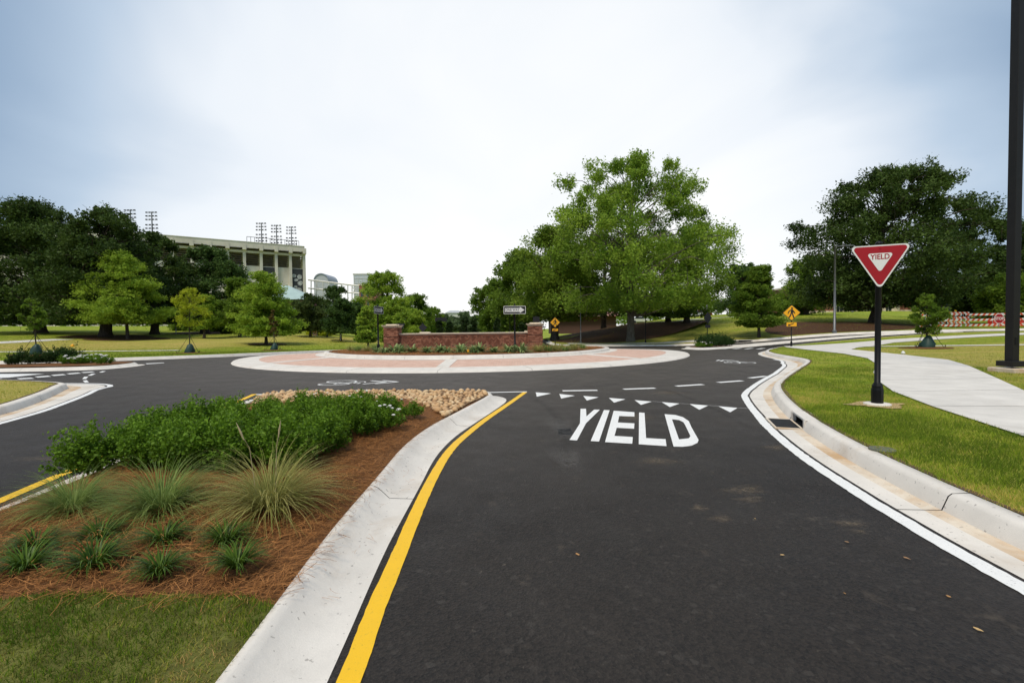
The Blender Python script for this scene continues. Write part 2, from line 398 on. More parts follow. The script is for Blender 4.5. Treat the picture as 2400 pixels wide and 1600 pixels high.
B_NE = [(95,34.5),(60,38.0),(33.8,40.2),(28.65,41.3),(23.3,42.1),(20,43.0),(16,44.6),(13,46.0),(9.5,46.6),(6.5,48.2),(4.9,51),(4.5,56),(4.5,75)]
B_SE, B_SW, B_NW, B_NE = [resample(smooth_line(b, 2), .25) for b in (B_SE, B_SW, B_NW, B_NE)]

def kerb_run(B, wfun, name, mat_k, mat_g, sec=3.0, skip=None, vis=lambda p: True):
    """kerb and gutter swept along the face line, cast in sections with open joints"""
    root = bpy.data.objects.new(name, None); col.objects.link(root); tag(root, kind='structure')
    B = np.array(B); s = np.r_[0, np.cumsum(np.linalg.norm(np.diff(B, axis=0), axis=1))]
    wv = np.array([wfun(p) for p in B])
    prof = [(-wv + .165, .003), (-wv * .30, .008), (-.02 + 0 * wv, .012), (.0 * wv + .025, .125), (.05 + 0 * wv, .148), (.17 + 0 * wv, .158), (.18 + 0 * wv, .02)]
    lines = []
    for d, z in prof:
        q = np.array(offset(B, d)); lines.append(np.column_stack([q, g(q[:, 0], q[:, 1]) + z]))
    cuts = list(np.arange(0, s[-1], sec)) + [s[-1]]
    if skip: cuts = sorted([c for c in cuts if not (skip[0] - .5 < c < skip[1] + .5)] + [skip[0], skip[1]])
    for a, b in zip(cuts[:-1], cuts[1:]):
        if skip and abs(a - skip[0]) < 1e-6: continue
        n = max(2, int((b - a) / .22)); ss_ = np.linspace(a + .006, b - .006, n)
        m = np.column_stack([np.interp(ss_, s, B[:, 0]), np.interp(ss_, s, B[:, 1])])
        if not vis(m[n // 2]): continue
        L = [np.column_stack([np.interp(ss_, s, l[:, k]) for k in range(3)]) for l in lines]
        loft('gutter_section', L[0:2], mat_k, root); loft('gutter_section', L[1:3], mat_g, root)
        loft('kerb_section', L[2:7], mat_k, root)
    return lines, s
def winterp(B, pts):
    B = np.array(B); s = np.r_[0, np.cumsum(np.linalg.norm(np.diff(B, axis=0), axis=1))]
    ks = [(s[np.argmin(np.hypot(B[:, 0] - x, B[:, 1] - y))], w) for x, y, w in pts]; ks.sort()
    return lambda p: float(np.interp(s[np.argmin(np.hypot(B[:, 0] - p[0], B[:, 1] - p[1]))], [k[0] for k in ks], [k[1] for k in ks]))
w_se = winterp(B_SE, [(3.1,-1,.52),(3.4,3.3,.50),(4.54,7.5,.50),(5.4,9.4,.60),(6.2,10.8,.52),(8.47,13.8,.52),(10.4,16.3,.66),(11.3,17.5,.80),(11.9,19.3,.5),(13,23,.5),(18,31,.45),(40,35,.45)])
w_sw = winterp(B_SW, [(-20,14.5,.3),(-14.3,13.5,.5),(-12.6,12.8,.9),(-12.1,12.3,.95),(-11.6,11.6,.75),(-10,9.3,.58),(-8.2,0,.55)])
grate_c = G2(1830, 991)
_b = np.array(B_SE); _s = np.r_[0, np.cumsum(np.linalg.norm(np.diff(_b, axis=0), axis=1))]
gr_a = _s[np.argmin(np.hypot(_b[:, 0] - G2(1870, 1004)[0], _b[:, 1] - G2(1870, 1004)[1]))]
gr_b = gr_a + 0.78
kerb_run(B_SE, w_se, 'kerb_southeast', CONC, CONC_S, 2.9, (gr_a, gr_b), lambda p: p[1] > -2 and p[0] < 60)
kerb_run(B_SW, w_sw, 'kerb_southwest', CONC, CONC_S, 3.0, None, lambda p: p[0] > -32 and p[1] > 2)
kerb_run(B_NW, lambda p: .5, 'kerb_northwest', CONC, CONC, 5.0, None, lambda p: p[1] < 52 and p[0] > -45)
kerb_run(B_NE, lambda p: .5, 'kerb_northeast', CONC, CONC, 5.0, None, lambda p: p[0] < 62 and p[1] < 58)

# asphalt: one draped sheet under everything that is paved
xs = np.arange(-65, 96, 1.0); ys = np.arange(-9, 79, 1.0); gx, gy = np.meshgrid(xs, ys); nx = len(xs)
V = np.column_stack([gx.ravel(), gy.ravel(), g(gx.ravel(), gy.ravel())])
for B in (B_SE, B_SW, B_NW, B_NE):          # under the lawns the sheet dips out of the way
    far = {id(B_SE): [(110, 31), (110, -30), (3.1, -30)], id(B_SW): [(-8, -30), (-90, -30), (-90, 14.2)], id(B_NW): [(-300, 19.5), (-300, 320), (-8, 320)], id(B_NE): [(4.5, 320), (320, 320), (320, 34.5)]}[id(B)]
    V[pip(V[:, :2], [tuple(p) for p in offset(B, 1.6)[::3]] + far), 2] -= .5
i = np.arange(len(ys) - 1)[:, None] * nx + np.arange(nx - 1)[None]; i = i.ravel()
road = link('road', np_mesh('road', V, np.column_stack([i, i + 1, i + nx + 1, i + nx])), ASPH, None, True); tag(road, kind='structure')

# lawns
def dryness(x, y):
    x = np.asarray(x, float); y = np.asarray(y, float); r = np.hypot(x - RC[0], y - RC[1])
    nw = np.interp(r, [17, 26, 29, 33, 46, 55, 90], [.10, .08, .25, .78, .72, .12, .05])
    ne = np.interp(r, [18, 24, 32, 40, 70], [.25, .55, .42, .20, .10])
    walkx = np.interp(y, [2, 9, 14.2, 19.4, 24, 31], [8.4, 10.0, 14.6, 16.9, 18, 26])
    se = np.where(x > walkx, np.where(y > 26, .22, .62), np.interp(y, [2, 5, 10, 20], [.28, .22, .16, .14]))
    sw = np.full_like(x, .72)
    return np.where((x < -7) & (y > 19), nw, np.where(x < -7, sw, np.where((y > 37) | (x > 60), ne, se)))
def lawn(B, far, d=.17):
    C = np.array(offset(B, d)); C = [tuple(p) for p in C[::3]] + [tuple(C[-1])]
    poly = C + far; A = np.array(poly)
    pts = []
    for step, R0, R1 in ((1.5, 0, 48), (3, 48, 100), (12, 100, 420)):
        a = np.arange(-R1, R1, step); X, Y = np.meshgrid(a, a); q = np.stack([X.ravel(), Y.ravel()], 1)
        rr = np.max(np.abs(q - np.array([0, 20])), 1); pts.append(q[(rr >= R0) & (rr < R1)])
    o = fill('lawn', poly, lambda x, y: g(x, y) + .150, LAWN, inner=np.concatenate(pts), edge_step=60)
    co = np.zeros(len(o.data.vertices) * 3, np.float32); o.data.vertices.foreach_get('co', co); co = co.reshape(-1, 3)
    a = o.data.attributes.new('dry', 'FLOAT', 'POINT'); a.data.foreach_set('value', dryness(co[:, 0], co[:, 1]).astype(np.float32))
    tag(o, kind='structure'); return o, poly
lawn_se, P_SE = lawn(B_SE, [(110, 31), (110, -30), (3.1, -30)])
lawn_sw, P_SW = lawn(B_SW, [(-8, -30), (-90, -30), (-90, 14.2)])
lawn_nw, P_NW = lawn(B_NW, [(-300, 19.5), (-300, 320), (-8, 320)])
lawn_ne, P_NE = lawn(B_NE, [(4.5, 320), (320, 320), (320, 34.5)])
# terrain far out to the horizon
rad = np.r_[0, 60, 120, 180, 260, 400, 700, 1200, 2200, 4000]; ang = np.linspace(0, 2 * np.pi, 73)[:-1]
V = np.array([(r * np.cos(a), 20 + r * np.sin(a)) for r in rad for a in ang]); n = len(ang)
Z = g(V[:, 0], V[:, 1]) - np.where(np.hypot(V[:, 0], V[:, 1] - 20) < 190, 4.0, .6)
Fq = np.array([(k * n + j, (k + 1) * n + j, (k + 1) * n + (j + 1) % n, k * n + (j + 1) % n) for k in range(len(rad) - 1) for j in range(n)])
tag(link('ground', np_mesh('ground', np.column_stack([V, Z]), Fq[n:] if False else Fq), LAWN, None, True), kind='structure')

# a ragged line of bare soil where turf meets kerb
SOIL = plain('edge_soil', (.115, .068, .032), .95, 0, .35, 25)
for B in (B_SE, B_SW):
    q = [p for p in B if -2 < p[1] < 34 and -30 < p[0] < 25]; a_ = offset(q, .178); b_ = offset(q, .215 + .035 * RN.rand(len(q)))
    tag(loft('turf_edge_soil', [[(x, y, gz(x, y) + .162) for x, y in a_], [(x, y, gz(x, y) + .160) for x, y in b_]], SOIL), kind='structure')
# ------------------------------------------------------------------ sidewalks
walk_poly = [(4.9,-6),(5.4,2),(5.99,5.31),(6.33,6.17),(6.75,7.26),(7.55,9.0),(8.5,10.5),(10.01,12.59),(12.2,15.2),(14.0,17.9),(15.3,21),(16.1,25.0),(17.2,28.4),(18.55,31.1),(20.2,32.2),(21.8,32.6),(24.4,33.2),(28.2,33.7),(33,33.0),(45,32.0),(70,30.5),
             (70,28.9),(45,30.2),(34.08,31.0),(29.58,31.3),(25.9,30.9),(20.49,26.9),(18.2,24.4),(17.5,21.6),(16.9,19.41),(16.0,16.66),(14.3,14.22),(11.6,10.84),(10.03,8.89),(9,6),(8.4,2),(8,-6)]
tag(fill('sidewalk', walk_poly, lambda x, y: g(x, y) + .172, WALK, step=1.5, edge_step=.6), kind='structure')
def path(pts, wd, dz=.17, m=WALK):
    o = strip('footpath', smooth_line(pts, 1), wd, m, dz, step=1.0); tag(o, kind='structure'); return o
path([G2(2000, 812.5, .15), G2(2100, 811.5, .15), G2(2250, 810, .15), G2(2420, 808, .15)], .8)
path([G2(-60, 825, .15), G2(100, 824.5, .15), G2(250, 823, .15), G2(420, 821, .15)], 1.0)
path([G2(-60, 805, .15), G2(0, 803, .15), G2(70, 799, .15), G2(150, 795, .15)], 2.2)
path([p for p in offset(B_NE, 1.9) if 5.5 < p[0] < 21 and p[1] < 52], 1.4)
path([(26, 70), (31, 74), (38, 77), (50, 82)], 2.0)
# joints across the broad sidewalk
def joint(a, b, dz=.176):
    return strip('sidewalk_joint', [a, b], .012, JOINT, dz, parent=joints)
JOINT = plain('joint_shadow', (.13, .12, .10), .9)
joints = bpy.data.objects.new('sidewalk_joints', None); col.objects.link(joints); tag(joints, kind='structure')
for a, b in (((6.75,7.3),(9.4,7.1)), ((7.5,8.95),(10.2,9.0)), ((8.7,10.8),(11.7,10.9)), ((10.1,12.7),(13.0,12.5)), ((12.2,15.2),(15.1,15.1)), ((14.1,18.1),(16.6,18.2)), ((15.3,21.1),(17.4,21.2)), ((16.1,24.6),(18.1,24.4)), ((6.0,5.4),(8.9,5.4))):
    joint(a, b)

# ------------------------------------------------------------------ the roundabout: apron, kerb, planted middle
N = 192; th = np.linspace(0, 2 * np.pi, N + 1)
def ring(r, z): 
    x = RC[0] + r * np.cos(th); y = RC[1] + r * np.sin(th); return np.column_stack([x, y, g(x, y) + z])
ro = bpy.data.objects.new('roundabout_apron', None); col.objects.link(ro); tag(ro, kind='structure')
def ring_sections(name, prof, m, n):
    for k in range(n):
        a, b = k * N // n, (k + 1) * N // n; L = []
        for r, z in prof:
            q = ring(r, z)[a:b + 1].copy(); gap = .006 / r
            for idx, sg in ((0, 1), (-1, -1)):
                t_ = th[a if idx == 0 else b] + sg * gap; x = RC[0] + r * math.cos(t_); y = RC[1] + r * math.sin(t_); q[idx] = (x, y, gz(x, y) + z)
            L.append(q)
        loft(name, L[::-1], m, ro)
ring_sections('apron_edge_section', [(12.80, .0), (12.74, .055), (12.66, .068), (11.60, .098)], CONC, 24)
ring_sections('inner_band_section', [(8.95, .198), (8.53, .205)], CONC, 16)
ring_sections('island_kerb_section', [(8.53, .20), (8.49, .325), (8.45, .345), (8.25, .352), (8.24, .25)], CONC, 24)
L = [ring(11.6, .094), ring(10.3, .142), ring(8.95, .193)]
pv = loft('paver_ring', L[::-1], PAVER, ro); uv = pv.data.uv_layers.new(name='UVMap')
for lp in pv.data.loops:
    v = pv.data.vertices[lp.vertex_index].co; uv.data[lp.index].uv = (v.x, v.y)
for k in range(8):
    a = math.radians(-90 + 45 * k); d = np.array([math.cos(a), math.sin(a)]); p0 = np.array(RC) + d * 11.62; p1 = np.array(RC) + d * 8.94
    n_ = np.array([-d[1], d[0]]) * .24; q = [p0 - n_, p0 + n_, p1 + n_, p1 - n_]; zz = [.106, .106, .208, .208]
    mb = MB(); mb.add([(x, y, gz(x, y) + z) for (x, y), z in zip(q, zz)] + [(x, y, gz(x, y) + z - .05) for (x, y), z in zip(q, zz)],
                      [(0, 1, 2, 3), (0, 4, 5, 1), (1, 5, 6, 2), (2, 6, 7, 3), (3, 7, 4, 0)]); mb.build('radial_band', CONC, ro)
def isl_z(x, y):
    r = np.hypot(np.asarray(x) - RC[0], np.asarray(y) - RC[1]); return g(x, y) + .33 + .10 * ss(8.2, 4.0, r)
circ = [(RC[0] + 8.25 * math.cos(t), RC[1] + 8.25 * math.sin(t)) for t in np.linspace(0, 2 * np.pi, 65)[:-1]]
tag(fill('island_mulch_bed', circ, isl_z, STRAW, step=.6), kind='structure')

# ------------------------------------------------------------------ splitter islands
def splitter(name, outer, inset, dome=.08, topmat=STRAW, sec=3.0, face=.30):
    P = resample(smooth_line(outer + [outer[0]], 2), .2); P = P[:-1]
    A = np.array(P + [P[0], P[1]]); root = bpy.data.objects.new(name, None); col.objects.link(root); tag(root, kind='structure')
    ins = np.array([inset(p) for p in A]); rel = ((0., .003), (.55, .014), (.80, .105), (.90, .125), (1.0, .130), (1.02, .0))
    T = np.roll(A[:-1], -1, 0) - np.roll(A[:-1], 1, 0); T /= np.linalg.norm(T, axis=1)[:, None] + 1e-9
    Nn = np.stack([-T[:, 1], T[:, 0]], 1); Nn = np.vstack([Nn, Nn[:1]])
    lines = []
    for f, z in rel:
        q = A + Nn * (ins * f)[:, None]; lines.append(np.column_stack([q, g(q[:, 0], q[:, 1]) + z]))
    s = np.r_[0, np.cumsum(np.linalg.norm(np.diff(A, axis=0), axis=1))]; cuts = list(np.arange(0, s[-1] - 1, sec)) + [s[-1]]
    for a, b in zip(cuts[:-1], cuts[1:]):
        n = max(2, int((b - a) / .2)); t_ = np.linspace(a + .005, b - .005, n)
        loft('kerb_section', [np.column_stack([np.interp(t_, s, l[:, k]) for k in range(3)]) for l in lines][::-1], CONC, root)
    inner = [tuple(v) for v in lines[4][:-2, :2][::2]]
    return root, inner
S_out = [(-0.66,-8),(-0.72,0),(-0.80,1.90),(-0.88,3.0),(-0.89,3.66),(-0.90,4.5),(-0.92,5.05),(-0.90,5.66),(-0.80,6.43),(-0.61,7.21),(-0.28,8.59),(-0.14,9.25),(-0.12,9.7),(-0.3,10.1),(-0.7,10.32),(-1.5,10.36),(-3,10.42),(-5.1,10.52),(-5.6,10.42),(-5.82,10.0),(-5.74,9.48),(-5.35,7.8),(-4.56,4.49),(-4.42,3.7),(-4.3,2),(-4.2,0),(-4.1,-8)]
sp_root, S_in = splitter('splitter_island', S_out, lambda p: .26 if p[1] > 10 else (.38 if p[0] > -2.5 else .45))
S_in_a = np.array(S_in)
rock_edge = [G2(595, 955, .13), G2(704, 947, .13), G2(800, 941, .13), G2(874, 938, .13), G2(959, 943, .13), G2(1010, 957, .13), G2(1044, 977, .13)]
def bed_z(x, y):
    x = np.asarray(x); y = np.asarray(y); return g(x, y) + .115 + .07 * ss(0, 1.2, np.minimum(x + 4.6 + .12 * (y - 4), -1.15 - x)) * ss(1.6, 2.9, y) * ss(9.9, 8.5, y)
def clip_y(poly, y0, y1):
    out = []
    for a, b in zip(poly, poly[1:] + poly[:1]):
        def ins(p): return y0 <= p[1] <= y1
        if ins(a): out.append(a)
        for yy in (y0, y1):
            if (a[1] - yy) * (b[1] - yy) < 0:
                t_ = (yy - a[1]) / (b[1] - a[1]); out.append((a[0] + t_ * (b[0] - a[0]), yy))
    return out
grass_y = 2.30
P_SG = clip_y(S_in, -6, grass_y); P_SM = clip_y(S_in, grass_y - .12, 30)
gl = [p for p in P_SG if p[1] < grass_y - .02]; xa, xb = min(p[0] for p in P_SG if p[1] > grass_y - .05), max(p[0] for p in P_SG if p[1] > grass_y - .05)
wav = [(x, grass_y - .01 + .035 * math.sin(3.1 * x + 1) + .025 * math.sin(7.3 * x) + .012 * math.sin(17 * x)) for x in np.linspace(xb, xa, 60)]
_i = max(range(len(P_SG)), key=lambda k: (abs(P_SG[k][1] - grass_y) < 1e-6) * (10 + P_SG[k][0]))
gr_ = P_SG[:]; top_ids = [k for k, p in enumerate(gr_) if abs(p[1] - grass_y) < 1e-6]
P_SG = [p for k, p in enumerate(gr_) if k <= top_ids[0]] + wav + [p for k, p in enumerate(gr_) if k >= top_ids[-1]]
o = fill('lawn', P_SG, lambda x, y: bed_z(x, y) + .010, plain('sod_thatch', (.120, .125, .032), .95, 0, .5, 7, .1, .02), step=.25)
a = o.data.attributes.new('dry', 'FLOAT', 'POINT'); a.data.foreach_set('value', np.full(len(o.data.vertices), .3, np.float32)); tag(o, kind='structure')
tag(fill('mulch_bed', P_SM, lambda x, y: bed_z(x, y), STRAW, step=.3), kind='structure')
W_out = [(-60,16.3),(-30,17.4),(-20.6,18.2),(-18.2,18.5),(-17.1,18.9),(-16.9,19.8),(-17.1,21.0),(-17.6,21.9),(-18.6,21.9),(-22,21.3),(-30,19.8),(-60,17.6)]
w_root, W_in = splitter('splitter_island', W_out, lambda p: .42, sec=4.0)
tag(fill('mulch_bed', W_in, lambda x, y: g(x, y) + .12 + .05 * ss(-14, -19, x), STRAW, step=1.0), kind='structure')
E_out = [(12.75,31.4),(13.3,31.0),(14.0,31.7),(16.5,34.6),(19.5,37.6),(22.4,38.9),(31,38.7),(38,38.1),(38,38.45),(31,39.2),(24,39.7),(19,40.2),(15.8,39.4),(13.7,37.2),(12.7,33.5)]
e_root, E_in = splitter('splitter_island', E_out, lambda p: .42 if p[0] < 21 else .16, sec=4.0)
E_bed = [p for p in E_in if p[0] < 18.6]
tag(fill('concrete_median', E_in, lambda x, y: g(x, y) + .121, CONC, step=1.0), kind='structure')
tag(fill('mulch_bed', [(13.6,32.6),(14.6,33.3),(17.2,36.2),(18.6,38.2),(17.5,39.1),(15.9,38.6),(14.3,36.8),(13.6,34.5)], lambda x, y: g(x, y) + .135, STRAW, step=.6), kind='structure')

# ------------------------------------------------------------------ painted markings
marks = bpy.data.objects.new('road_markings', None); col.objects.link(marks); tag(marks, kind='structure')
yr = [(-0.62,-8),(-0.68,0)] + [G2(*p) for p in ((821,1600),(874,1440),(936,1300),(967,1220),(1014,1118),(1054,1053),(1093,1018),(1139,982),(1190,948),(1231,919))]
q = resample(smooth_line(yr, 2), .04); jr = np.random.RandomState(2); n_ = len(q)
loft('yellow_edge_line', [[(x, y, gz(x, y) + .005) for x, y in offset(q, sg * .0525 + .0013 * jr.randn(n_))] for sg in (1, -1)], YELLOW, marks, False)
strip('yellow_edge_line', [(-6.20,10.90),(-5.98,10.0),(-5.61,8.41),(-4.80,4.70),(-4.63,4.03),(-4.45,2),(-4.35,-8)], .115, YELLOW, .005, marks, .3)
strip('white_edge_line', [(-6.2,10.84),(-3.0,10.68),(-1.2,10.66),(0.34,10.76)], .105, WHITE, .004, marks, .3)
def edge_line(B, wf, sel):
    q = [p for p in B if sel(p)]; w_ = np.array([wf(p) for p in q]); q = resample(offset(q, -(w_ - .065)), .05); jr = np.random.RandomState(3); a = offset(q, .063 + .003 * jr.randn(len(q))); b = offset(q, -.063 + .003 * jr.randn(len(q)))
    L_ = lambda c: [(x, y, gz(x, y) + .005) for x, y in c]; return loft('white_edge_line', [L_(a), L_(b)], WHITE, marks, False)
edge_line(B_SE, w_se, lambda p: -4 < p[1] < 20.5 and p[0] < 12.4)
edge_line(B_SW, w_sw, lambda p: p[0] > -16.5)
def quad(pp, m=WHITE, dz=.005, name='white_dash'):
    pts = [G(x, y, dz) for x, y in pp]; mb = MB(); mb.add(pts, [tuple(range(len(pp)))]); return mb.build(name, m, marks)
Z1 = lambda x, y: (1200 + x / 3.92, 780 + y / 3.92)
for a, b in (((465,533),(785,528)), ((1025,518),(1315,508)), ((1510,490),(1755,474)), ((1895,456),(2115,440)), ((2185,415),(2335,398))):
    p0, p1 = G2(*Z1(*a)), G2(*Z1(*b)); strip('white_dash', [p0, p1], .17, WHITE, .005, marks, .5)
for tri in (((218,545),(360,555),(228,585)), ((435,560),(578,575),(452,602)), ((655,578),(798,590),(688,620)), ((890,596),(1043,608),(938,640)),
            ((1127,616),(1285,630),(1185,660)), ((1375,634),(1540,648),(1450,680)), ((1632,652),(1803,666),(1722,705)), ((1895,672),(2072,688),(2005,728))):
    quad([Z1(*p) for p in (tri[0], tri[2], tri[1])], name='yield_triangle')
for a, b in (((1290,629),(1375,636)), ((2075,689),(2175,694)), ((1540,648),(1632,654)), ((1803,666),(1895,673))):
    strip('layout_line', [G2(*Z1(*a)), G2(*Z1(*b))], .012, WHITE, .004, marks, .5)
LET = [[(630,698),(680,698),(684,768),(755,706),(808,707),(680,832),(597,990),(528,985),(625,832)], [(845,710),(897,712),(800,1000),(723,995)],
       [(935,716),(1125,730),(1125,770),(985,765),(973,824),(1125,833),(1122,882),(962,873),(942,948),(1110,958),(1105,1020),(855,1005)],
       [(1168,732),(1218,736),(1232,968),(1412,978),(1420,1042),(1165,1025)]]
for L_ in LET:
    fill('painted_letter', [G2(*Z1(*p)) for p in L_], lambda x, y: g(x, y) + .005, WHITE, step=.5, parent=marks)
fill('painted_letter', [G2(*Z1(*p)) for p in [(1402,748),(1500,755),(1570,775),(1625,812),(1650,870),(1715,985),(1705,1012),(1650,1038),(1570,1048),(1485,1046)]], lambda x, y: g(x, y) + .005, WHITE,
     holes=[[G2(*Z1(*p)) for p in [(1470,795),(1535,802),(1575,822),(1590,845),(1640,950),(1625,970),(1535,980)]]], step=.5, parent=marks)
Z4 = lambda x, y: (x * .12755, 820 + y * .12755)
for a, b, t_ in (((300,524),(630,519),16), ((630,494),(940,482),16), ((930,464),(1215,452),15), ((1215,436),(1490,424),13), ((1480,412),(1745,402),11)):
    quad([Z4(a[0], a[1] - t_ * .3), Z4(a[0] + 60, a[1] + t_ * .7), Z4(b[0], b[1] + t_ * .3), Z4(b[0] - 60, b[1] - t_ * .7)][::-1], name='crosswalk_bar')
quad([Z4(-200,440), Z4(-200,515), Z4(150,505), Z4(480,470), Z4(810,437), Z4(500,437)], name='crosswalk_bar')
quad([Z4(-120,520), Z4(-120,534), Z4(-20,531), Z4(50,520)], name='crosswalk_bar')
for q in ([(1515,562),(1560,598),(1632,590),(1590,553)], [(1505,532),(1580,530),(1618,490),(1545,490)], [(1605,470),(1680,468),(1758,436),(1685,436)], [(1810,412),(1880,410),(1945,388),(1880,388)]):
    quad([Z4(*p) for p in q], name='white_dash')
quad([(344,853),(384,850.5),(384,849.5),(340,851.5)], name='white_dash')
for k in range(7):
    c0 = Vector((18.15 - .52 * k, 31.6 + .62 * k)); d = Vector((.60, .80)) * 1.35; n_ = Vector((.80, -.60)) * .15
    mb = MB(); mb.add([(p.x, p.y, gz(p.x, p.y) + .006) for p in (c0 - d - n_, c0 - d + n_, c0 + d + n_, c0 + d - n_)], [(0, 1, 2, 3)]); mb.build('crosswalk_bar', WHITE, marks)
for d_ in (-.09, .09):
    strip('yellow_centre_line', offset(resample([(34, 37.6), (40, 37.2), (60, 35.6)], 1.0), d_), .10, YELLOW, .006, marks, 1.0)
def shared_lane(c, ang, s=1.0):
    """bicycle and double chevron; u along travel, v to its left"""
    ca, sa = math.cos(ang), math.sin(ang)
    W_ = lambda u, v: (c[0] + s * (u * ca - v * sa), c[1] + s * (u * sa + v * ca))
    root = bpy.data.objects.new('painted_bicycle', None); col.objects.link(root); root.parent = marks
    def ln(pp, wd): strip('symbol_stroke', [W_(*p) for p in pp], wd * s, WHITE, .006, root, .12)
    for v0 in (-.33, .33):
        ln([(.42 * math.cos(t) - .45, v0 + .27 * math.sin(t)) for t in np.linspace(0, 2 * math.pi, 25)], .06)
    ln([(-.45, -.33), (.05, -.16), (.05, .2), (-.45, .33)], .06); ln([(.05, -.16), (-.45, .0), (.05, .2)], .05); ln([(-.45, .0), (-.45, -.33)], .05)
    ln([(-.45, .33), (.28, .19), (.34, .02)], .06); ln([(.05, -.16), (.22, -.2)], .06); ln([(.22, -.32), (.22, -.08)], .07)
    for u0 in (.95, 1.30): ln([(u0 - .55, .42), (u0, 0), (u0 - .55, -.42)], .10)
shared_lane(G2(828, 896.5), .03, .98)
shared_lane(G2(1721, 848), math.radians(92), .95)

def smear(name, c, dens, scale=14.0):
    m, t, b = mat(name); P = nd(t, 'ShaderNodeTexCoord').outputs['Object']; b.inputs['Base Color'].default_value = c4(c); b.inputs['Roughness'].default_value = .8
    f = nd(t, 'ShaderNodeMath', {0: rng(t, noise(t, scale, 6, .75, P), .38, .75), 1: dens}, operation='MULTIPLY').outputs[0]
    f = nd(t, 'ShaderNodeMath', {0: f, 1: nd(t, 'ShaderNodeAttribute', attribute_name='fade').outputs['Fac']}, operation='MULTIPLY').outputs[0]
    mx_ = nd(t, 'ShaderNodeMixShader', {0: f, 1: nd(t, 'ShaderNodeBsdfTransparent').outputs[0], 2: b.outputs[0]}); t.links.new(mx_.outputs[0], t.nodes['Material Output'].inputs[0]); return m
TYRE = smear('tyre_rubber_mark', (.006, .005, .005), .36, 5.0); DUST = smear('paint_dust', (.55, .52, .48), .20, 9.0); MUD = smear('dried_mud', (.24, .18, .115), .75, 22.0)
for pp in ([(1236,923),(1270,945),(1300,970),(1322,1000),(1330,1040),(1322,1090)], [(1530,905),(1610,930),(1690,965),(1770,1010)]):
    q = resample(smooth_line([G2(*p) for p in pp], 2), .15); n_ = len(q); L3 = [[(x, y, gz(x, y) + .0035) for x, y in offset(q, d)] for d in (.10, .0, -.10)]
    o = loft('tyre_mark', L3, TYRE, marks, False); e_ = np.clip(np.minimum(np.arange(n_), np.arange(n_)[::-1]) / 5, 0, 1)
    o.data.attributes.new('fade', 'FLOAT', 'POINT').data.foreach_set('value', np.concatenate([0 * e_, e_, 0 * e_]).astype(np.float32))
def blob(name, x_, y_, rx, ry, m, z, ph=0.0):
    rr_ = np.linspace(0, 1, 5); th_ = np.linspace(0, 2 * np.pi, 25)[:-1]; V = [(x_, y_, gz(x_, y_) + z)]; fd = [1.0]; Fq = []
    for a, r in enumerate(rr_[1:]):
        for u in th_:
            X = x_ + r * rx * math.cos(u) * (1 + .3 * math.sin(3 * u + ph)); Y = y_ + r * ry * math.sin(u) * (1 + .3 * math.cos(2 * u + ph)); V.append((X, Y, gz(X, Y) + z)); fd.append(1 - r)
    mb = MB(); mb.v = V; mb.f = [(0, 1 + k, 1 + (k + 1) % 24) for k in range(24)] + [(1 + a * 24 + k, 1 + (a + 1) * 24 + k, 1 + (a + 1) * 24 + (k + 1) % 24, 1 + a * 24 + (k + 1) % 24) for a in range(3) for k in range(24)]
    o = mb.build(name, m, marks); o.data.attributes.new('fade', 'FLOAT', 'POINT').data.foreach_set('value', np.array(fd, np.float32))
for cx, cy, rx, ry in ((.72, 7.0, .16, .75), (.62, 5.2, .14, .6), (.75, 6.4, .10, .4)):
    blob('paint_dust', cx, cy, rx * 1.5, ry * 1.2, DUST, .0036)
for px, py, rx, ry in ((1990,1228,.10,.05), (1750,1148,.16,.10), (1760,1170,.10,.06), (2010,1245,.05,.04), (1820,1049,.12,.12), (1480,975,.25,.3), (1565,920,.35,.2), (1640,1190,.06,.05), (1690,1215,.08,.05), (1540,1080,.2,.1), (420,985,.5,.08), (300,1030,.6,.09), (150,1075,.6,.08)):
    x_, y_ = G2(px, py); blob('dried_mud', x_, y_, rx * 1.5, ry * 1.5, MUD, .0032, px * .01)
# ------------------------------------------------------------------ river stones at the nose of the splitter
kb = (S_in_a[(S_in_a[:, 1] > 9.0)])
rock_poly = rock_edge + [(-0.82, 8.35), (-0.62, 9.0), (-0.52, 9.5), (-0.60, 9.85), (-1.5, 10.06), (-3, 10.14), (-5.1, 10.24), (-5.3, 10.05), (-5.3, 9.4)]
STONEM = []
for k, (a, b) in enumerate((((.52, .30, .13), (.72, .48, .25)), ((.62, .42, .22), (.80, .60, .36)), ((.45, .26, .12), (.62, .40, .21)))):
    m, t, bs = mat('river_stone'); P = nd(t, 'ShaderNodeTexCoord').outputs['Object']; oi = nd(t, 'ShaderNodeObjectInfo').outputs['Random']
    c = mixc(t, oi, a, b); c = mixc(t, rng(t, noise(t, 14, 5, .65, P), .4, .7, 0, .5), c, tuple(v * .62 for v in a)); t.links.new(c, bs.inputs['Base Color']); bs.inputs['Roughness'].default_value = .75; STONEM.append(m)
def stone_mesh(seed):
    bm = bmesh.new(); bmesh.ops.create_icosphere(bm, subdivisions=1, radius=1.0); r_ = random.Random(seed)
    ax = (1.0, r_.uniform(.65, .95), r_.uniform(.5, .75))
    for v in bm.verts:
        n_ = 1 + r_.uniform(-.18, .18); v.co = Vector((v.co.x * ax[0], v.co.y * ax[1], v.co.z * ax[2])) * n_
    me = bpy.data.meshes.new('stone'); bm.to_mesh(me); bm.free(); me.materials.append(STONEM[seed % 3])
    me.polygons.foreach_set('use_smooth', [True] * len(me.polygons)); return me
smesh = [stone_mesh(k) for k in range(9)]
bed = fill('stone_bed', rock_poly, lambda x, y: g(x, y) + .134, plain('stone_bed_soil', (.22, .13, .065), .9), step=.5); tag(bed, kind='structure')
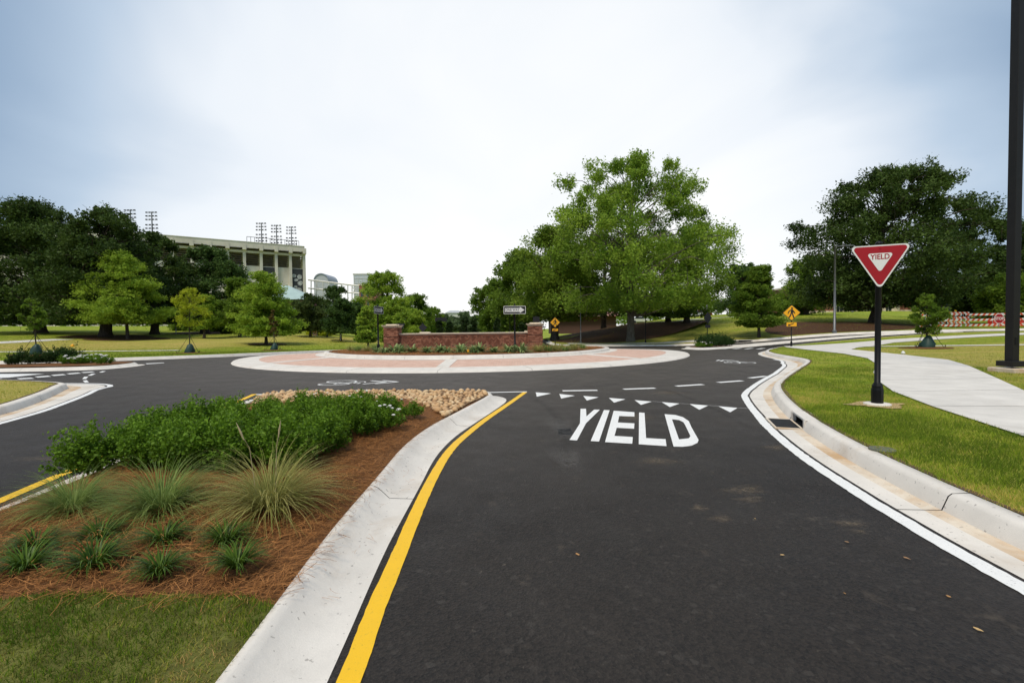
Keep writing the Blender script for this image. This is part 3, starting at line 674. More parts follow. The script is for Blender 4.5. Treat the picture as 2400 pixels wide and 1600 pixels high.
A = np.array(rock_poly); pl = []; tries = 0
while len(pl) < 620 and tries < 60000:
    tries += 1; x = rnd.uniform(A[:, 0].min(), A[:, 0].max()); y = rnd.uniform(A[:, 1].min(), A[:, 1].max()); r_ = rnd.uniform(.035, .082)
    if not pip([(x, y)], A)[0]: continue
    if any((x - a) ** 2 + (y - b) ** 2 < (.74 * (r_ + c)) ** 2 for a, b, c in pl): continue
    pl.append((x, y, r_))
pl.sort(key=lambda p: -p[2] * 1067 / p[1])
rest = []
for k, (x, y, r_) in enumerate(pl):
    mtx = Matrix.Translation((x, y, gz(x, y) + .134 + r_ * .35)) @ Matrix.Rotation(rnd.uniform(0, 6.3), 4, 'Z') @ Matrix.Rotation(rnd.uniform(-.4, .4), 4, 'X') @ Matrix.Scale(r_, 4)
    if k < 300:
        o = bpy.data.objects.new('stone', smesh[k % 9]); col.objects.link(o); o.parent = bed; o.matrix_local = mtx
    else: rest.append((mtx, smesh[k % 9]))
mb = MB()
for mtx, me in rest: mb.add([v.co for v in me.vertices], [tuple(p.vertices) for p in me.polygons], mtx)
tag(mb.build('small_stones', STONEM[1], bed, True), kind='stuff')

# ------------------------------------------------------------------ storm inlet
def arc_pt(s_, d=0.0):
    x = np.interp(s_, _s, _b[:, 0]); y = np.interp(s_, _s, _b[:, 1]); x2 = np.interp(s_ + .05, _s, _b[:, 0]); y2 = np.interp(s_ + .05, _s, _b[:, 1])
    t_ = np.array([x2 - x, y2 - y]); t_ /= np.linalg.norm(t_); n_ = np.array([t_[1], -t_[0]]); return np.array([x, y]) + n_ * d, t_, n_
pc, t_, n_ = arc_pt((gr_a + gr_b) / 2); inl = thing('storm_inlet', 'iron storm drain grate with dark kerb opening in the gutter below the yield sign', 'storm drain', (pc[0], pc[1], gz(pc[0], pc[1])), math.atan2(t_[1], t_[0]))
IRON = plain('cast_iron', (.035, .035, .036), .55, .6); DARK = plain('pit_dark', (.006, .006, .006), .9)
hl = (gr_b - gr_a) / 2
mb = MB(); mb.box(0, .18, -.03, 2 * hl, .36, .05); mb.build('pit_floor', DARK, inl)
mb = MB()
for x, y, sx, sy in ((0, .345, 2 * hl, .03), (0, .012, 2 * hl, .03), (-hl + .03, .18, .06, .30), (hl - .03, .18, .06, .30)): mb.box(x, y, .006, sx, sy, .03)
mb.build('frame', CONC_S, inl)
for k in range(11):
    mb = MB(); mb.box(-hl + .085 + k * (2 * hl - .17) / 10, .18, .012, .026, .30, .026); mb.build('bar', IRON, inl)
mb = MB(); mb.box(0, -.125, .138, 2 * hl, .23, .035); mb.build('top_slab', CONC, inl, bevel=.008)
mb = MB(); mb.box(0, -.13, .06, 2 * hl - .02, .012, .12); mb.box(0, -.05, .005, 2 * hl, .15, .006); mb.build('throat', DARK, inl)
for sx in (-1, 1):
    mb = MB(); mb.box(sx * (hl - .03), -.03, .07, .06, .06, .14); mb.build('jamb', CONC, inl)
# ================================================================== VEGETATION
def leaf_cards(C, size, R, up=.35, aspect=.55, jit=.55):
    """diamond leaves at points C (n,3); returns V, F"""
    n = len(C); s = size * (1 + jit * (R.rand(n) * 2 - 1))
    a = R.randn(n, 3); a[:, 2] *= (1 - up); a /= np.linalg.norm(a, axis=1)[:, None]
    b = R.randn(n, 3); b -= a * (a * b).sum(1)[:, None]; b /= np.linalg.norm(b, axis=1)[:, None]
    nn = np.cross(a, b); h = (s * aspect * .5)[:, None]; L_ = (s * .5)[:, None]
    V = np.stack([C - a * L_, C + b * h + nn * h * .35, C + a * L_, C - b * h + nn * h * .35], 1).reshape(-1, 3)
    return V, np.arange(4 * n).reshape(n, 4)
def limb(mb, p0, p1, r0, r1, R, n=6, seg=5, sag=.12):
    p0, p1 = np.array(p0), np.array(p1); d = np.linalg.norm(p1 - p0); pts = []
    o1, o2 = R.randn(3) * d * .06, R.randn(3) * d * .05
    for k in range(seg + 1):
        t = k / seg; p = p0 + (p1 - p0) * t; p = p + o1 * math.sin(math.pi * t) + o2 * math.sin(2 * math.pi * t); p[2] += math.sin(math.pi * t) * d * sag; pts.append(p)
    mb.tube(pts, [r0 + (r1 - r0) * (k / seg) for k in range(seg + 1)], n, False)
PROF = {'oak': ([0, .08, .25, .5, .75, .92, 1], [.45, .80, 1.0, .97, .76, .45, .10]),
        'broad': ([0, .1, .3, .55, .8, .95, 1], [.70, .95, 1.0, .86, .60, .30, .06]),
        'cone': ([0, .1, .25, .5, .75, .92, 1], [.70, 1.0, .95, .72, .46, .22, .04]),
        'oval': ([0, .12, .35, .6, .82, .95, 1], [.35, .75, 1.0, .92, .65, .34, .08]),
        'column': ([0, .1, .4, .8, .95, 1], [.7, 1.0, .95, .75, .4, .1])}
CR = 1.55
def tree(name, label, x, y, z, zb, zt, rx, ry, lm, seed, prof='oak', nclump=40, nsub=18, nleaf=34, leaf=.17, clump=.17, trunk_r=.3, bark=BARK, droop=.25, group=None,
         lean=(0, 0), cat='tree', shell=.45, limbs=True, sub=.30, fork=.55):
    """trunk and limbs, and a crown of leaf clumps spread through the crown's volume"""
    R = np.random.RandomState(seed); root = thing(name, label, cat, (x, y, z), 0, group)
    nclump = int(nclump * CR); rx, ry = (rx * .87, ry * .87) if prof == 'cone' else (rx, ry); leaf = leaf * 1.18; sub = sub * .80
    Hc = zt - zb; pz, pr = PROF[prof]; cl = []
    tries = 0
    while len(cl) < nclump and tries < 8000:
        tries += 1; t = R.rand() ** 1.15; a = R.rand() * 2 * math.pi; q = math.sqrt(shell ** 2 + (1 - shell ** 2) * R.rand()) if R.rand() < .85 else R.rand() * shell
        e = np.interp(t, pz, pr) * (1 + .15 * math.sin(3 * a + seed) * math.cos(4 * t + seed) + .13 * math.sin(5 * a + 7 * t + seed)); 
        p = np.array([math.cos(a) * rx * e * q + lean[0] * t, math.sin(a) * ry * e * q + lean[1] * t, zb + Hc * t])
        rc = clump * (rx + ry) / 2 * R.uniform(.65, 1.25) * (1.15 - .35 * t)
        p[:2] *= max(.2, 1 - rc / max(rx, .1) * .55)
        p[2] = min(p[2], zt - rc * .7)
        if all(np.linalg.norm((p - c) * [1, 1, 1.25]) > .42 * (rc + r2) for c, r2 in cl): cl.append((p, rc))
    pts, tint = [], []
    for c, rc in cl:
        ct = R.rand()
        d = R.randn(nsub, 3); d /= np.linalg.norm(d, axis=1)[:, None]; d[:, 2] = d[:, 2] * .8 + .12
        sc_ = c + d * rc * (R.rand(nsub, 1) ** .45) * ([1.45, 1.45, .42] if prof == 'cone' else [1.12, 1.12, .80])
        for s_ in sc_:
            m = np.clip(R.randn(nleaf, 3), -1.7, 1.7) * rc * sub; m[:, 2] -= droop * rc * np.abs(R.randn(nleaf)) * .7
            out = s_ - c; m += out * R.rand(nleaf, 1) * .5
            pts.append(s_ + m); tint.append(np.clip(.55 * ct + .45 * R.rand(nleaf) + .12 * R.randn(), 0, 1))
    pts = np.concatenate(pts); tint = np.concatenate(tint)
    k = pts[:, 2] > zb - .35 * clump * rx; pts, tint = pts[k], tint[k]
    V, Fq = leaf_cards(pts, leaf, R)
    link('crown', np_mesh('crown', V, Fq, tint), lm, root)
    mb = MB(); zf = zb + Hc * fork; fl = trunk_r
    tp = [(0, 0, -.25), (0, 0, .12), (0, 0, .6), (R.randn() * .06 * trunk_r + lean[0] * .1, 0, zb * .6 + .3), (lean[0] * .3, lean[1] * .3, zf), (lean[0] * .8, lean[1] * .8, zb + Hc * .86)]
    tr = [fl * 1.45, fl * 1.3, fl * 1.03, fl * .92, fl * .55, fl * .10]
    mb.tube(tp, tr, 12, False)
    if limbs:
        for c, rc in cl:
            t0 = R.uniform(.12, .95); zz = min(c[2] - .15 * Hc * R.rand(), zb + Hc * .75); zz = max(zz - .10 * Hc, zb * .82)
            f = np.clip((zz - zb * .6) / max(zf - zb * .6, .1), 0, 1)
            limb(mb, (lean[0] * .3 * f, lean[1] * .3 * f, zz), c, trunk_r * (.30 - .15 * f), trunk_r * .035 + .008, R)
            for _ in range(3):
                e_ = c + R.randn(3) * rc * .7; limb(mb, c, e_, trunk_r * .05 + .008, .006, R, 4, 2)
    mb.build('trunk', bark, root, True)
    return root
# foliage colours
LF_MID = leafmat('leaf_mid_green', (.055, .115, .010), (.205, .305, .036))
LF_BRIGHT = leafmat('leaf_bright_green', (.115, .215, .016), (.37, .49, .058), trans=.38)
LF_DARK = leafmat('leaf_dark_green', (.020, .043, .008), (.092, .145, .028), trans=.22)
LF_BLUE = leafmat('leaf_blue_green', (.027, .064, .014), (.105, .175, .040), trans=.25)
LF_YEL = leafmat('leaf_yellow_green', (.20, .27, .012), (.50, .53, .040), trans=.45)
LF_WIL = leafmat('leaf_willow_oak', (.090, .185, .015), (.33, .46, .058), trans=.36)
LF_WILD = leafmat('leaf_willow_oak_deep', (.078, .152, .012), (.28, .385, .048))
LF_RED = leafmat('leaf_reddish', (.060, .055, .015), (.23, .155, .05), trans=.35)
LF_FAR = leafmat('leaf_far_haze', (.062, .105, .042), (.145, .205, .085), trans=.25)  # distance haze is put into this paler, greyer leaf colour
LF_HOLLY = leafmat('leaf_holly', (.010, .026, .006), (.045, .080, .018), rough=.35, trans=.15)
LF_FLOW = leafmat('leaf_and_blossom', (.030, .060, .012), (.105, .145, .04))

def T(name, label, px, Y, ytop, xl, xr, ycb, lm, seed, ybase=None, **k):
    """place a tree measured in the photograph at distance Y"""
    x = at(px, 770, Y).x; z = gz(x, Y) + .12
    zt = at(px, ytop, Y).z - z; zb = at(px, ycb, Y).z - z; hw = (xr - xl) / 2 / F * Y; lx = ((xl + xr) / 2 - px) / F * Y
    k.setdefault('trunk_r', .26)
    return tree(name, label, x, Y, z, max(zb, .5), zt, hw, k.pop('ry', hw * .95), lm, seed, lean=(lx, 0), **k)
# --- right of the gap
T('willow_oak', 'tall spreading light green oak with drooping sprays on the dark mulch bank', 1478, 50, 374, 1262, 1712, 722, LF_WIL, 3, prof='oak', nclump=96, nsub=18, nleaf=40, leaf=.19, clump=.115, trunk_r=.42, bark=BARK_L, droop=.55, sub=.27)
T('oak_tree', 'drooping green oak just left of the tallest tree', 1300, 58, 528, 1200, 1420, 745, LF_WILD, 4, prof='oak', nclump=62, nsub=18, nleaf=36, leaf=.22, clump=.20, trunk_r=.5, droop=.5)
T('oak_tree', 'rounded dark green oak stepping down towards the road gap', 1222, 68, 590, 1140, 1310, 768, LF_MID, 5, nclump=50, nsub=16, nleaf=34, leaf=.26, clump=.22, trunk_r=.4, droop=.4)
T('oak_tree', 'lowest dark oak of the row beside the road gap', 1160, 84, 655, 1100, 1225, 775, LF_MID, 6, nclump=40, nsub=15, nleaf=32, leaf=.30, clump=.23, trunk_r=.4)
T('oak_tree', 'drooping oak behind the right side of the tallest tree', 1610, 60, 490, 1520, 1748, 738, LF_MID, 8, prof='oval', nclump=40, nsub=16, nleaf=30, leaf=.20, clump=.17, trunk_r=.36, droop=.6)
T('oak_tree', 'shaded oak with bare trunk on top of the mulch bank', 1566, 66, 560, 1480, 1660, 735, LF_DARK, 9, nclump=30, nsub=16, nleaf=30, leaf=.24, clump=.2, trunk_r=.36)
T('oak_tree', 'shaded oak standing deep behind the tallest trunk', 1415, 72, 560, 1330, 1520, 735, LF_DARK, 10, nclump=34, nsub=16, nleaf=30, leaf=.26, clump=.2, trunk_r=.4)
T('small_oak', 'small dark green oak with a bare stem behind the splitter shrubs', 1779, 43.5, 618, 1712, 1848, 762, LF_MID, 12, prof='cone', nclump=40, nsub=18, nleaf=34, leaf=.15, clump=.24, trunk_r=.13, droop=.15)
T('background_tree', 'paler green tree peeking out left behind the small oak', 1742, 85, 618, 1678, 1800, 758, LF_BLUE, 13, nclump=26, nsub=15, nleaf=30, leaf=.3, clump=.24, trunk_r=.3)
T('background_tree', 'green lawn tree between the small oak and the big dark oak', 1889, 72, 598, 1832, 1985, 735, LF_MID, 14, nclump=34, nsub=16, nleaf=30, leaf=.25, clump=.22, trunk_r=.32)
T('large_oak', 'big dark oak rising behind the red yield sign', 2050, 50, 398, 1895, 2300, 715, LF_DARK, 115, prof='oak', nclump=104, nsub=19, nleaf=38, leaf=.20, clump=.135, trunk_r=.50, droop=.30)
T('background_tree', 'dark oak behind the road barricades', 2262, 62, 470, 2160, 2345, 735, LF_DARK, 16, nclump=44, nsub=16, nleaf=32, leaf=.25, clump=.19, trunk_r=.42)
T('background_tree', 'dark tree at the right edge behind the tall lamp pole', 2385, 55, 515, 2295, 2520, 740, LF_DARK, 17, nclump=44, nsub=16, nleaf=32, leaf=.22, clump=.19, trunk_r=.42)
T('small_tree', 'fresh green low tree right behind the red water barriers', 2362, 47, 640, 2305, 2440, 745, LF_MID, 18, nclump=34, nsub=16, nleaf=32, leaf=.17, clump=.22, trunk_r=.16)
# --- left of the gap
T('large_oak', 'huge dark oak at the left edge in front of the stadium', 95, 60, 470, -60, 240, 752, LF_DARK, 21, prof='broad', nclump=80, nsub=18, nleaf=34, leaf=.24, clump=.175, trunk_r=.6)
T('large_oak', 'huge dark oak with a flared trunk behind the pale oak', 247, 56, 488, 130, 385, 750, LF_DARK, 22, prof='broad', nclump=72, nsub=18, nleaf=34, leaf=.23, clump=.18, trunk_r=.62)
T('large_oak', 'dark oak hiding the stadium columns right of the pale oak', 362, 64, 545, 275, 455, 752, LF_DARK, 23, nclump=52, nsub=16, nleaf=34, leaf=.25, clump=.2, trunk_r=.5)
T('large_oak', 'blue-green oak below the middle of the stadium', 480, 70, 580, 405, 590, 748, LF_BLUE, 24, nclump=50, nsub=16, nleaf=34, leaf=.26, clump=.2, trunk_r=.55)
T('lawn_tree', 'pale green conical oak in the middle of the left lawn', 298, 53, 586, 178, 398, 752, LF_BRIGHT, 25, prof='cone', nclump=64, nsub=18, nleaf=36, leaf=.17, clump=.19, trunk_r=.17, droop=.1, ry=4.6)
T('lawn_tree', 'light green bushy tree standing between the dark oak and the yellow sapling', 478, 57, 690, 447, 512, 768, LF_BRIGHT, 26, nclump=26, nsub=16, nleaf=30, leaf=.16, clump=.26, trunk_r=.14)
T('lawn_tree', 'dull green tree left of the bright lawn tree', 562, 62, 652, 508, 612, 762, LF_MID, 27, nclump=34, nsub=16, nleaf=32, leaf=.2, clump=.24, trunk_r=.2)
T('lawn_tree', 'bright green dome-shaped tree in its own mulch ring below the stadium', 623, 50, 635, 543, 695, 782, LF_BRIGHT, 28, prof='cone', nclump=60, nsub=18, nleaf=36, leaf=.16, clump=.22, trunk_r=.15, droop=.1)
T('crape_myrtle', 'round tree flecked with pale blossom below the stadium corner', 727, 66, 688, 684, 775, 772, LF_FLOW, 29, nclump=36, nsub=16, nleaf=32, leaf=.18, clump=.25, trunk_r=.16)
T('lawn_tree', 'dark green round tree with a small white notice on its trunk', 798, 60, 700, 765, 842, 778, LF_BLUE, 30, nclump=34, nsub=16, nleaf=32, leaf=.17, clump=.26, trunk_r=.13)
T('background_tree', 'dark tree below the white steel walkway', 782, 84, 672, 735, 832, 775, LF_BLUE, 31, nclump=30, nsub=15, nleaf=30, leaf=.26, clump=.24, trunk_r=.22)
T('background_tree', 'tall open yellowish-green tree right of the brick tower', 912, 84, 640, 835, 975, 760, LF_BRIGHT, 32, prof='oak', nclump=40, nsub=15, nleaf=30, leaf=.26, clump=.19, trunk_r=.3)
T('background_tree', 'dark low tree under the brick tower', 835, 78, 712, 800, 872, 778, LF_BLUE, 33, nclump=24, nsub=15, nleaf=30, leaf=.22, clump=.26, trunk_r=.2)
T('lawn_tree', 'bright young tree left of the one way sign at the brick wall', 862, 44, 716, 828, 890, 800, LF_BRIGHT, 34, prof='cone', nclump=36, nsub=16, nleaf=30, leaf=.13, clump=.26, trunk_r=.09, droop=.1)
T('lawn_tree', 'bright young tree directly behind the left brick pillar', 920, 52, 705, 880, 960, 800, LF_BRIGHT, 35, prof='oval', nclump=38, nsub=16, nleaf=30, leaf=.14, clump=.24, trunk_r=.10)
T('lawn_tree', 'light green young tree above the left end of the wall', 968, 58, 725, 935, 1005, 800, LF_BRIGHT, 36, nclump=34, nsub=16, nleaf=30, leaf=.15, clump=.25, trunk_r=.10)
T('background_tree', 'green tree sloping down to the road gap, left side', 975, 100, 690, 930, 1022, 775, LF_MID, 37, nclump=30, nsub=15, nleaf=30, leaf=.28, clump=.24, trunk_r=.3)
T('background_tree', 'last dark tree before the road gap, left side', 1010, 125, 722, 975, 1045, 778, LF_MID, 38, nclump=26, nsub=14, nleaf=28, leaf=.34, clump=.25, trunk_r=.3)
far_lab = ['hazy far tree left of the pale roof in the gap', 'hazy far tree below the pale roof in the gap', 'hazy far tree right of the pale roof in the gap', 'hazy far rounded tree beside the row of dark oaks', 'nearer light green tree low in the middle of the gap', 'low light green tree low in the right of the gap']
for k, (px, Y, yt, hw) in enumerate(((1035, 210, 735, 26), (1062, 230, 742, 26), (1088, 220, 729, 30), (1118, 200, 738, 24), (1078, 150, 752, 22), (1112, 140, 756, 24))):
    T('far_tree', far_lab[k], px, Y, yt, px - hw, px + hw, 775, LF_FAR, 40 + k, nclump=20, nsub=12, nleaf=24, leaf=.5, clump=.3, trunk_r=.3, limbs=False)
# a wood far behind, on both sides, that reads as one mass
R = np.random.RandomState(77); pts = []
for k in range(330):
    a = math.radians(R.choice([R.uniform(-75, -16), R.uniform(9, 70)])); d = R.uniform(125, 165); x, y = d * math.sin(a), d * math.cos(a) + 10; h = R.uniform(5, 9) + (1.5 if a > 0 else 0)
    if 8 < math.degrees(a) < 52: h *= .72
    c = np.array([x, y, gz(x, y) + h * .55]); d_ = R.randn(260, 3); d_ /= np.linalg.norm(d_, axis=1)[:, None]
    pts.append(c + d_ * [4.2, 4.2, h * .5] * (R.rand(260, 1) ** .35))
pts = np.concatenate(pts); V, Fq = leaf_cards(pts, .75, R)
tag(link('distant_woods', np_mesh('distant_woods', V, Fq, R.rand(len(Fq))), LF_MID), 'mass of dark green trees far behind the lawns', 'woods', kind='stuff')

# ------------------------------------------------------------------ blade plants
def ribbons(n, R, base_r, length, width, spread, droop, seg=4, bend=1.0):
    """arching ribbon leaves from a common base; returns V, F, tint"""
    a = R.rand(n) * 2 * math.pi; L_ = length * R.uniform(.55, 1.1, n); el = np.clip(math.radians(78) - spread * R.rand(n) ** .8, .15, 1.5); w_ = width * R.uniform(.7, 1.2, n)
    br = base_r * np.sqrt(R.rand(n)); p = np.stack([np.cos(a) * br, np.sin(a) * br, np.zeros(n)], 1); rows = []
    side = np.stack([-np.sin(a), np.cos(a), np.zeros(n)], 1); tw = R.randn(n) * .25
    for k in range(seg + 1):
        t = k / seg; ww = w_ * (1 - t ** 2.2) * .5 + .0004
        rows += [p - side * ww[:, None], p + side * ww[:, None]]
        e_ = el - droop * (t ** 1.3) * bend * (1 + .3 * R.randn(n) * 0); a2 = a + tw * t
        p = p + np.stack([np.cos(a2) * np.cos(e_), np.sin(a2) * np.cos(e_), np.sin(e_)], 1) * (L_ / seg)[:, None]
    V = np.stack(rows, 1).reshape(-1, 3); V[:, 2] = np.maximum(V[:, 2], .004); m = 2 * (seg + 1); b = (np.arange(n) * m)[:, None]
    q = np.concatenate([np.stack([b[:, 0] + 2 * k, b[:, 0] + 2 * k + 1, b[:, 0] + 2 * k + 3, b[:, 0] + 2 * k + 2], 1) for k in range(seg)])
    tn = R.rand(n); return V, q, np.tile(tn, seg)
GR_TUS = leafmat('tussock_blade', (.11, .150, .024), (.50, .45, .155), trans=.3)
GR_TUS2 = leafmat('green_tussock_blade', (.070, .130, .020), (.31, .39, .11), trans=.3)
GR_LIR = leafmat('lilyturf_blade', (.020, .050, .006), (.105, .180, .022), rough=.38, trans=.2)
def place(name, label, cat, p, me, m, rz, s, group, part):
    o = thing(name, label, cat, p, rz, group); o.scale = (s, s, s); link(part, me, m, o); return o
tus = []
for k in range(3):
    R = np.random.RandomState(60 + k); V, q, tn = ribbons(900, R, .075, .70, .0048, 1.02, 1.35, 6); tus.append(np_mesh('blades', V, q, tn))
for k, (px, py, s, lab) in enumerate(((172, 1198, .68, 'fountain grass clump at the left end of the front row, beside the left kerb'), (380, 1199, .80, 'green fountain grass clump in the middle of the front row'), (634, 1190, .93, 'straw-tinged fountain grass clump nearest the concrete kerb, with two seed heads'))):
    p = G(px, py, .17); o = place('fountain_grass', lab, 'ornamental grass', p, tus[k], GR_TUS if k == 2 else GR_TUS2, k * 1.7, s, 'fountain grasses in the near bed', 'blades')
    if k == 2:
        for sx in (-.04, .10):
            mb = MB(); mb.tube([(sx, 0, .1), (sx * 1.4, .0, .5), (sx * 1.8, .0, .58)], .0025, 5); mb.tube([(sx * 1.8, 0, .57), (sx * 2.0, 0, .63), (sx * 2.3, 0, .71)], [.004, .008, .002], 6); mb.build('seed_head', plain('seed_head', (.45, .36, .20), .9), o)
lir = []
for k in range(3):
    R = np.random.RandomState(80 + k); V, q, tn = ribbons(230, R, .050, .27, .0085, .62, 1.70, 6); lir.append(np_mesh('leaves', V, q, tn))
LIRLAB = ['dark lilyturf clump second row, leftmost', 'dark lilyturf clump front row, leftmost', 'dark lilyturf clump back row, second from left', 'large dark lilyturf clump front row, second from left', 'lilyturf clump back row, third from left', 'compact lilyturf clump front row, third from left', 'lilyturf clump back row, nearest the concrete kerb', 'lilyturf clump front row, nearest the concrete kerb']
for k, (px, py, s) in enumerate(((82, 1288, .95), (60, 1335, 1.0), (232, 1268, 1.0), (220, 1330, 1.12), (386, 1273, 1.0), (376, 1343, .92), (529, 1273, .98), (556, 1328, .92))):
    place('lilyturf', LIRLAB[k] + ' in the pine straw', 'plant', G(px, py, .17), lir[k % 3], GR_LIR, k * .9, s * .82, 'lilyturf clumps in the near bed', 'leaves')
# ------------------------------------------------------------------ evergreen hedge shrubs
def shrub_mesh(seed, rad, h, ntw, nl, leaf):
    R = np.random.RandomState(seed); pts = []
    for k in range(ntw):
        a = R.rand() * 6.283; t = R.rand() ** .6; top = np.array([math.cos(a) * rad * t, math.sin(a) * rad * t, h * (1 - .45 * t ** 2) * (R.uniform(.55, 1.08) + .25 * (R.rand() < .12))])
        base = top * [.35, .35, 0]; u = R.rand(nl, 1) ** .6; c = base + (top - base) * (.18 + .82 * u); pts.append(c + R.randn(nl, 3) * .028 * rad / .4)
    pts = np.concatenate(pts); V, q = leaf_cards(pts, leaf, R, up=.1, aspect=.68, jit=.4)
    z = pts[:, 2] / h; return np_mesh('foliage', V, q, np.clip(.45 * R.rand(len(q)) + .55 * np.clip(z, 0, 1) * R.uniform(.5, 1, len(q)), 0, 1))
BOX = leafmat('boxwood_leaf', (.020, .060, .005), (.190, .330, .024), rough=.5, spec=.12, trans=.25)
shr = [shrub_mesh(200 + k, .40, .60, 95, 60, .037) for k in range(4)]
STEM = plain('woody_stem', (.09, .06, .035), .9)
hed = []
for r_ in range(6):
    y = 4.36 + r_ * .47; xl, xr = -4.24 - .14 * (y - 4.5), -1.90 + .02 * (y - 4.5) + (0.10 if r_ > 3 else 0); n = 5 if r_ < 4 else 5
    for c in range(n):
        if False: continue
        x = xl + .12 + (xr - xl - .2) * (c + .25 * (r_ % 2)) / (n - .6); hed.append((r_, c, min(x, xr) + rnd.uniform(-.06, .06), y + rnd.uniform(-.07, .07)))
RW = ['front', 'second', 'third', 'fourth', 'fifth', 'back']; CN = ['leftmost', 'second from left', 'middle', 'second from right', 'rightmost']
for k, (r_, c, x, y) in enumerate(hed):
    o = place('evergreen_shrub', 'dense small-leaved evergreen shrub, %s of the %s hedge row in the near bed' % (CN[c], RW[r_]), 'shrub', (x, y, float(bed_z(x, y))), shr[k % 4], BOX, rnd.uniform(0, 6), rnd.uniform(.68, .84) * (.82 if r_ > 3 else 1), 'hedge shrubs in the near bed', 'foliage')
    mb = MB()
    for q in range(3): mb.tube([(0, 0, -.02), (.05 * math.cos(q * 2.1), .05 * math.sin(q * 2.1), .22)], .008, 5)
    mb.build('stem', STEM, o)
PET = plain('white_petal', (.80, .78, .72), .7)
ros = [shrub_mesh(220 + k, .26, .26, 46, 40, .028) for k in range(2)]
def blooms(o, n, R, rad, h, s=.018):
    for k in range(n):
        a = R.rand() * 6.28; t = R.rand() ** .5; p = (math.cos(a) * rad * t, math.sin(a) * rad * t, h * (1.02 - .4 * t * t)); mb = MB()
        for j in range(5): mb.box(p[0] + s * .6 * math.cos(j * 1.257), p[1] + s * .6 * math.sin(j * 1.257), p[2], s, s * .8, s * .5, rz=j * 1.257, ry=.4)
        mb.build('bloom', PET, o)
RLAB = ['white-flowering groundcover rose just behind the hedge, far left', 'white-flowering groundcover rose behind the hedge, second from left', 'leafy groundcover rose beside the stones, middle', 'white-flowering groundcover rose standing tallest by the stones', 'white-flowering rose between hedge end and stones', 'low bright green bush alone on the straw near the stones', 'white-flowering rose at the right end of the hedge']
R = np.random.RandomState(5)
for k, (px, py, s, nb) in enumerate(((718, 953, .9, 5), (752, 950, .9, 4), (803, 960, .95, 2), (850, 947, 1.0, 6), (913, 963, .95, 5), (966, 975, .85, 0), (900, 1003, 1.15, 12))):
    o = place('groundcover_rose', RLAB[k], 'shrub', G(px, py, .17), ros[k % 2], LF_BRIGHT if k == 5 else BOX, k * 1.3, s, None if k == 5 else 'white roses in the near bed', 'foliage'); blooms(o, nb, R, .24, .27)
# shrubs of the other islands
dk = [shrub_mesh(240 + k, .45, .65, 60, 44, .05) for k in range(3)]
far_leaf = leafmat('dark_hedge_leaf', (.012, .030, .007), (.055, .105, .022), trans=.2)
WL = ['first', 'second', 'third', 'fourth', 'fifth', 'sixth', 'seventh']
for k, (px, s) in enumerate(((30, .62), (52, 1.0), (82, .8), (106, .95), (127, 1.0), (149, 1.1), (172, 1.12))):
    p = G(px, 855 - k * .8, .15); place('hedge_shrub', 'dark bushy shrub, %s from the left in the island bed at the left edge' % WL[k], 'shrub', p, dk[k % 3], far_leaf, k, s * 1.05, 'shrubs on the left splitter', 'foliage')
for k, px in enumerate((205, 228, 186, 158, 244)):
    p = G(px, 850.5 - k * .3 if k < 2 else 853, .15); o = place('groundcover_rose', ['leafy white rose near the tip of the left island', 'white rose right of the dark shrubs on the left island', 'white rose before the end of the left shrub row', 'small white rose in front of the left shrub row', 'white rose closest to the stones of the left island'][k], 'shrub', p, ros[k % 2], BOX, k, 1.5, 'white roses on the left splitter', 'foliage'); blooms(o, 6, R, .24, .27, .034)
for k in range(7):
    x, y = 14.1 + k * .56, 33.6 + k * .56; place('hedge_shrub', 'bright upright shrub, %s from the left on the far right island' % WL[k], 'shrub', (x, y, gz(x, y) + .13), dk[k % 3], LF_MID, k, 1.45, 'shrubs on the far right splitter', 'foliage')
for k in range(3):
    x, y = 13.75 + k * .35, 33.2 + k * .2; o = place('groundcover_rose', ['white rose at the tip of the far right island', 'white rose second from the tip of the far right island', 'white rose against the far right shrubs'][k], 'shrub', (x, y, gz(x, y) + .13), ros[k % 2], BOX, k, 1.6, 'white roses on the far right splitter', 'foliage'); blooms(o, 6, R, .24, .27, .036)
# plants round the brick wall
GOLD = leafmat('variegated_leaf', (.045, .120, .028), (.42, .50, .20), trans=.25)
hos = []
for k in range(3):
    R = np.random.RandomState(300 + k); V, q, tn = ribbons(110, R, .06, .42, .05, 1.25, 1.5, 4); hos.append(np_mesh('leaves', V, q, tn))
def isl(px, py): 
    d = ray(px, py); Y = 18.0
    while Y < 40 and HC + d[2] * Y > float(isl_z(d[0] * Y, Y)): Y += .05
    return Vector((d[0] * Y, Y, float(isl_z(d[0] * Y, Y))))
xs_ = [885, 903, 926, 939, 966, 1000, 1033, 1046, 1081, 1112, 1124, 1158, 1193, 1222]
ORD = ['first', 'second', 'third', 'fourth', 'fifth', 'sixth', 'seventh', 'eighth', 'ninth', 'tenth', 'eleventh', 'twelfth', 'thirteenth', 'fourteenth']
for k, px in enumerate(xs_):
    place('foundation_plant', 'variegated leafy clump at the foot of the brick wall, %s from the left' % ORD[k], 'plant', isl(px, 825 + (k % 2)), hos[k % 3], GOLD, k * 1.1, rnd.uniform(1.35, 1.8) * (.75 if k in (0, 1, 7, 11) else 1), 'leafy clumps along the brick wall', 'leaves')
tsm = []
for k in range(2):
    R = np.random.RandomState(320 + k); V, q, tn = ribbons(240, R, .10, .62, .016, 1.0, 1.15, 4); tsm.append(np_mesh('blades', V, q, tn))
GR_PALE = leafmat('pale_grass_blade', (.13, .14, .05), (.46, .42, .24), trans=.3)
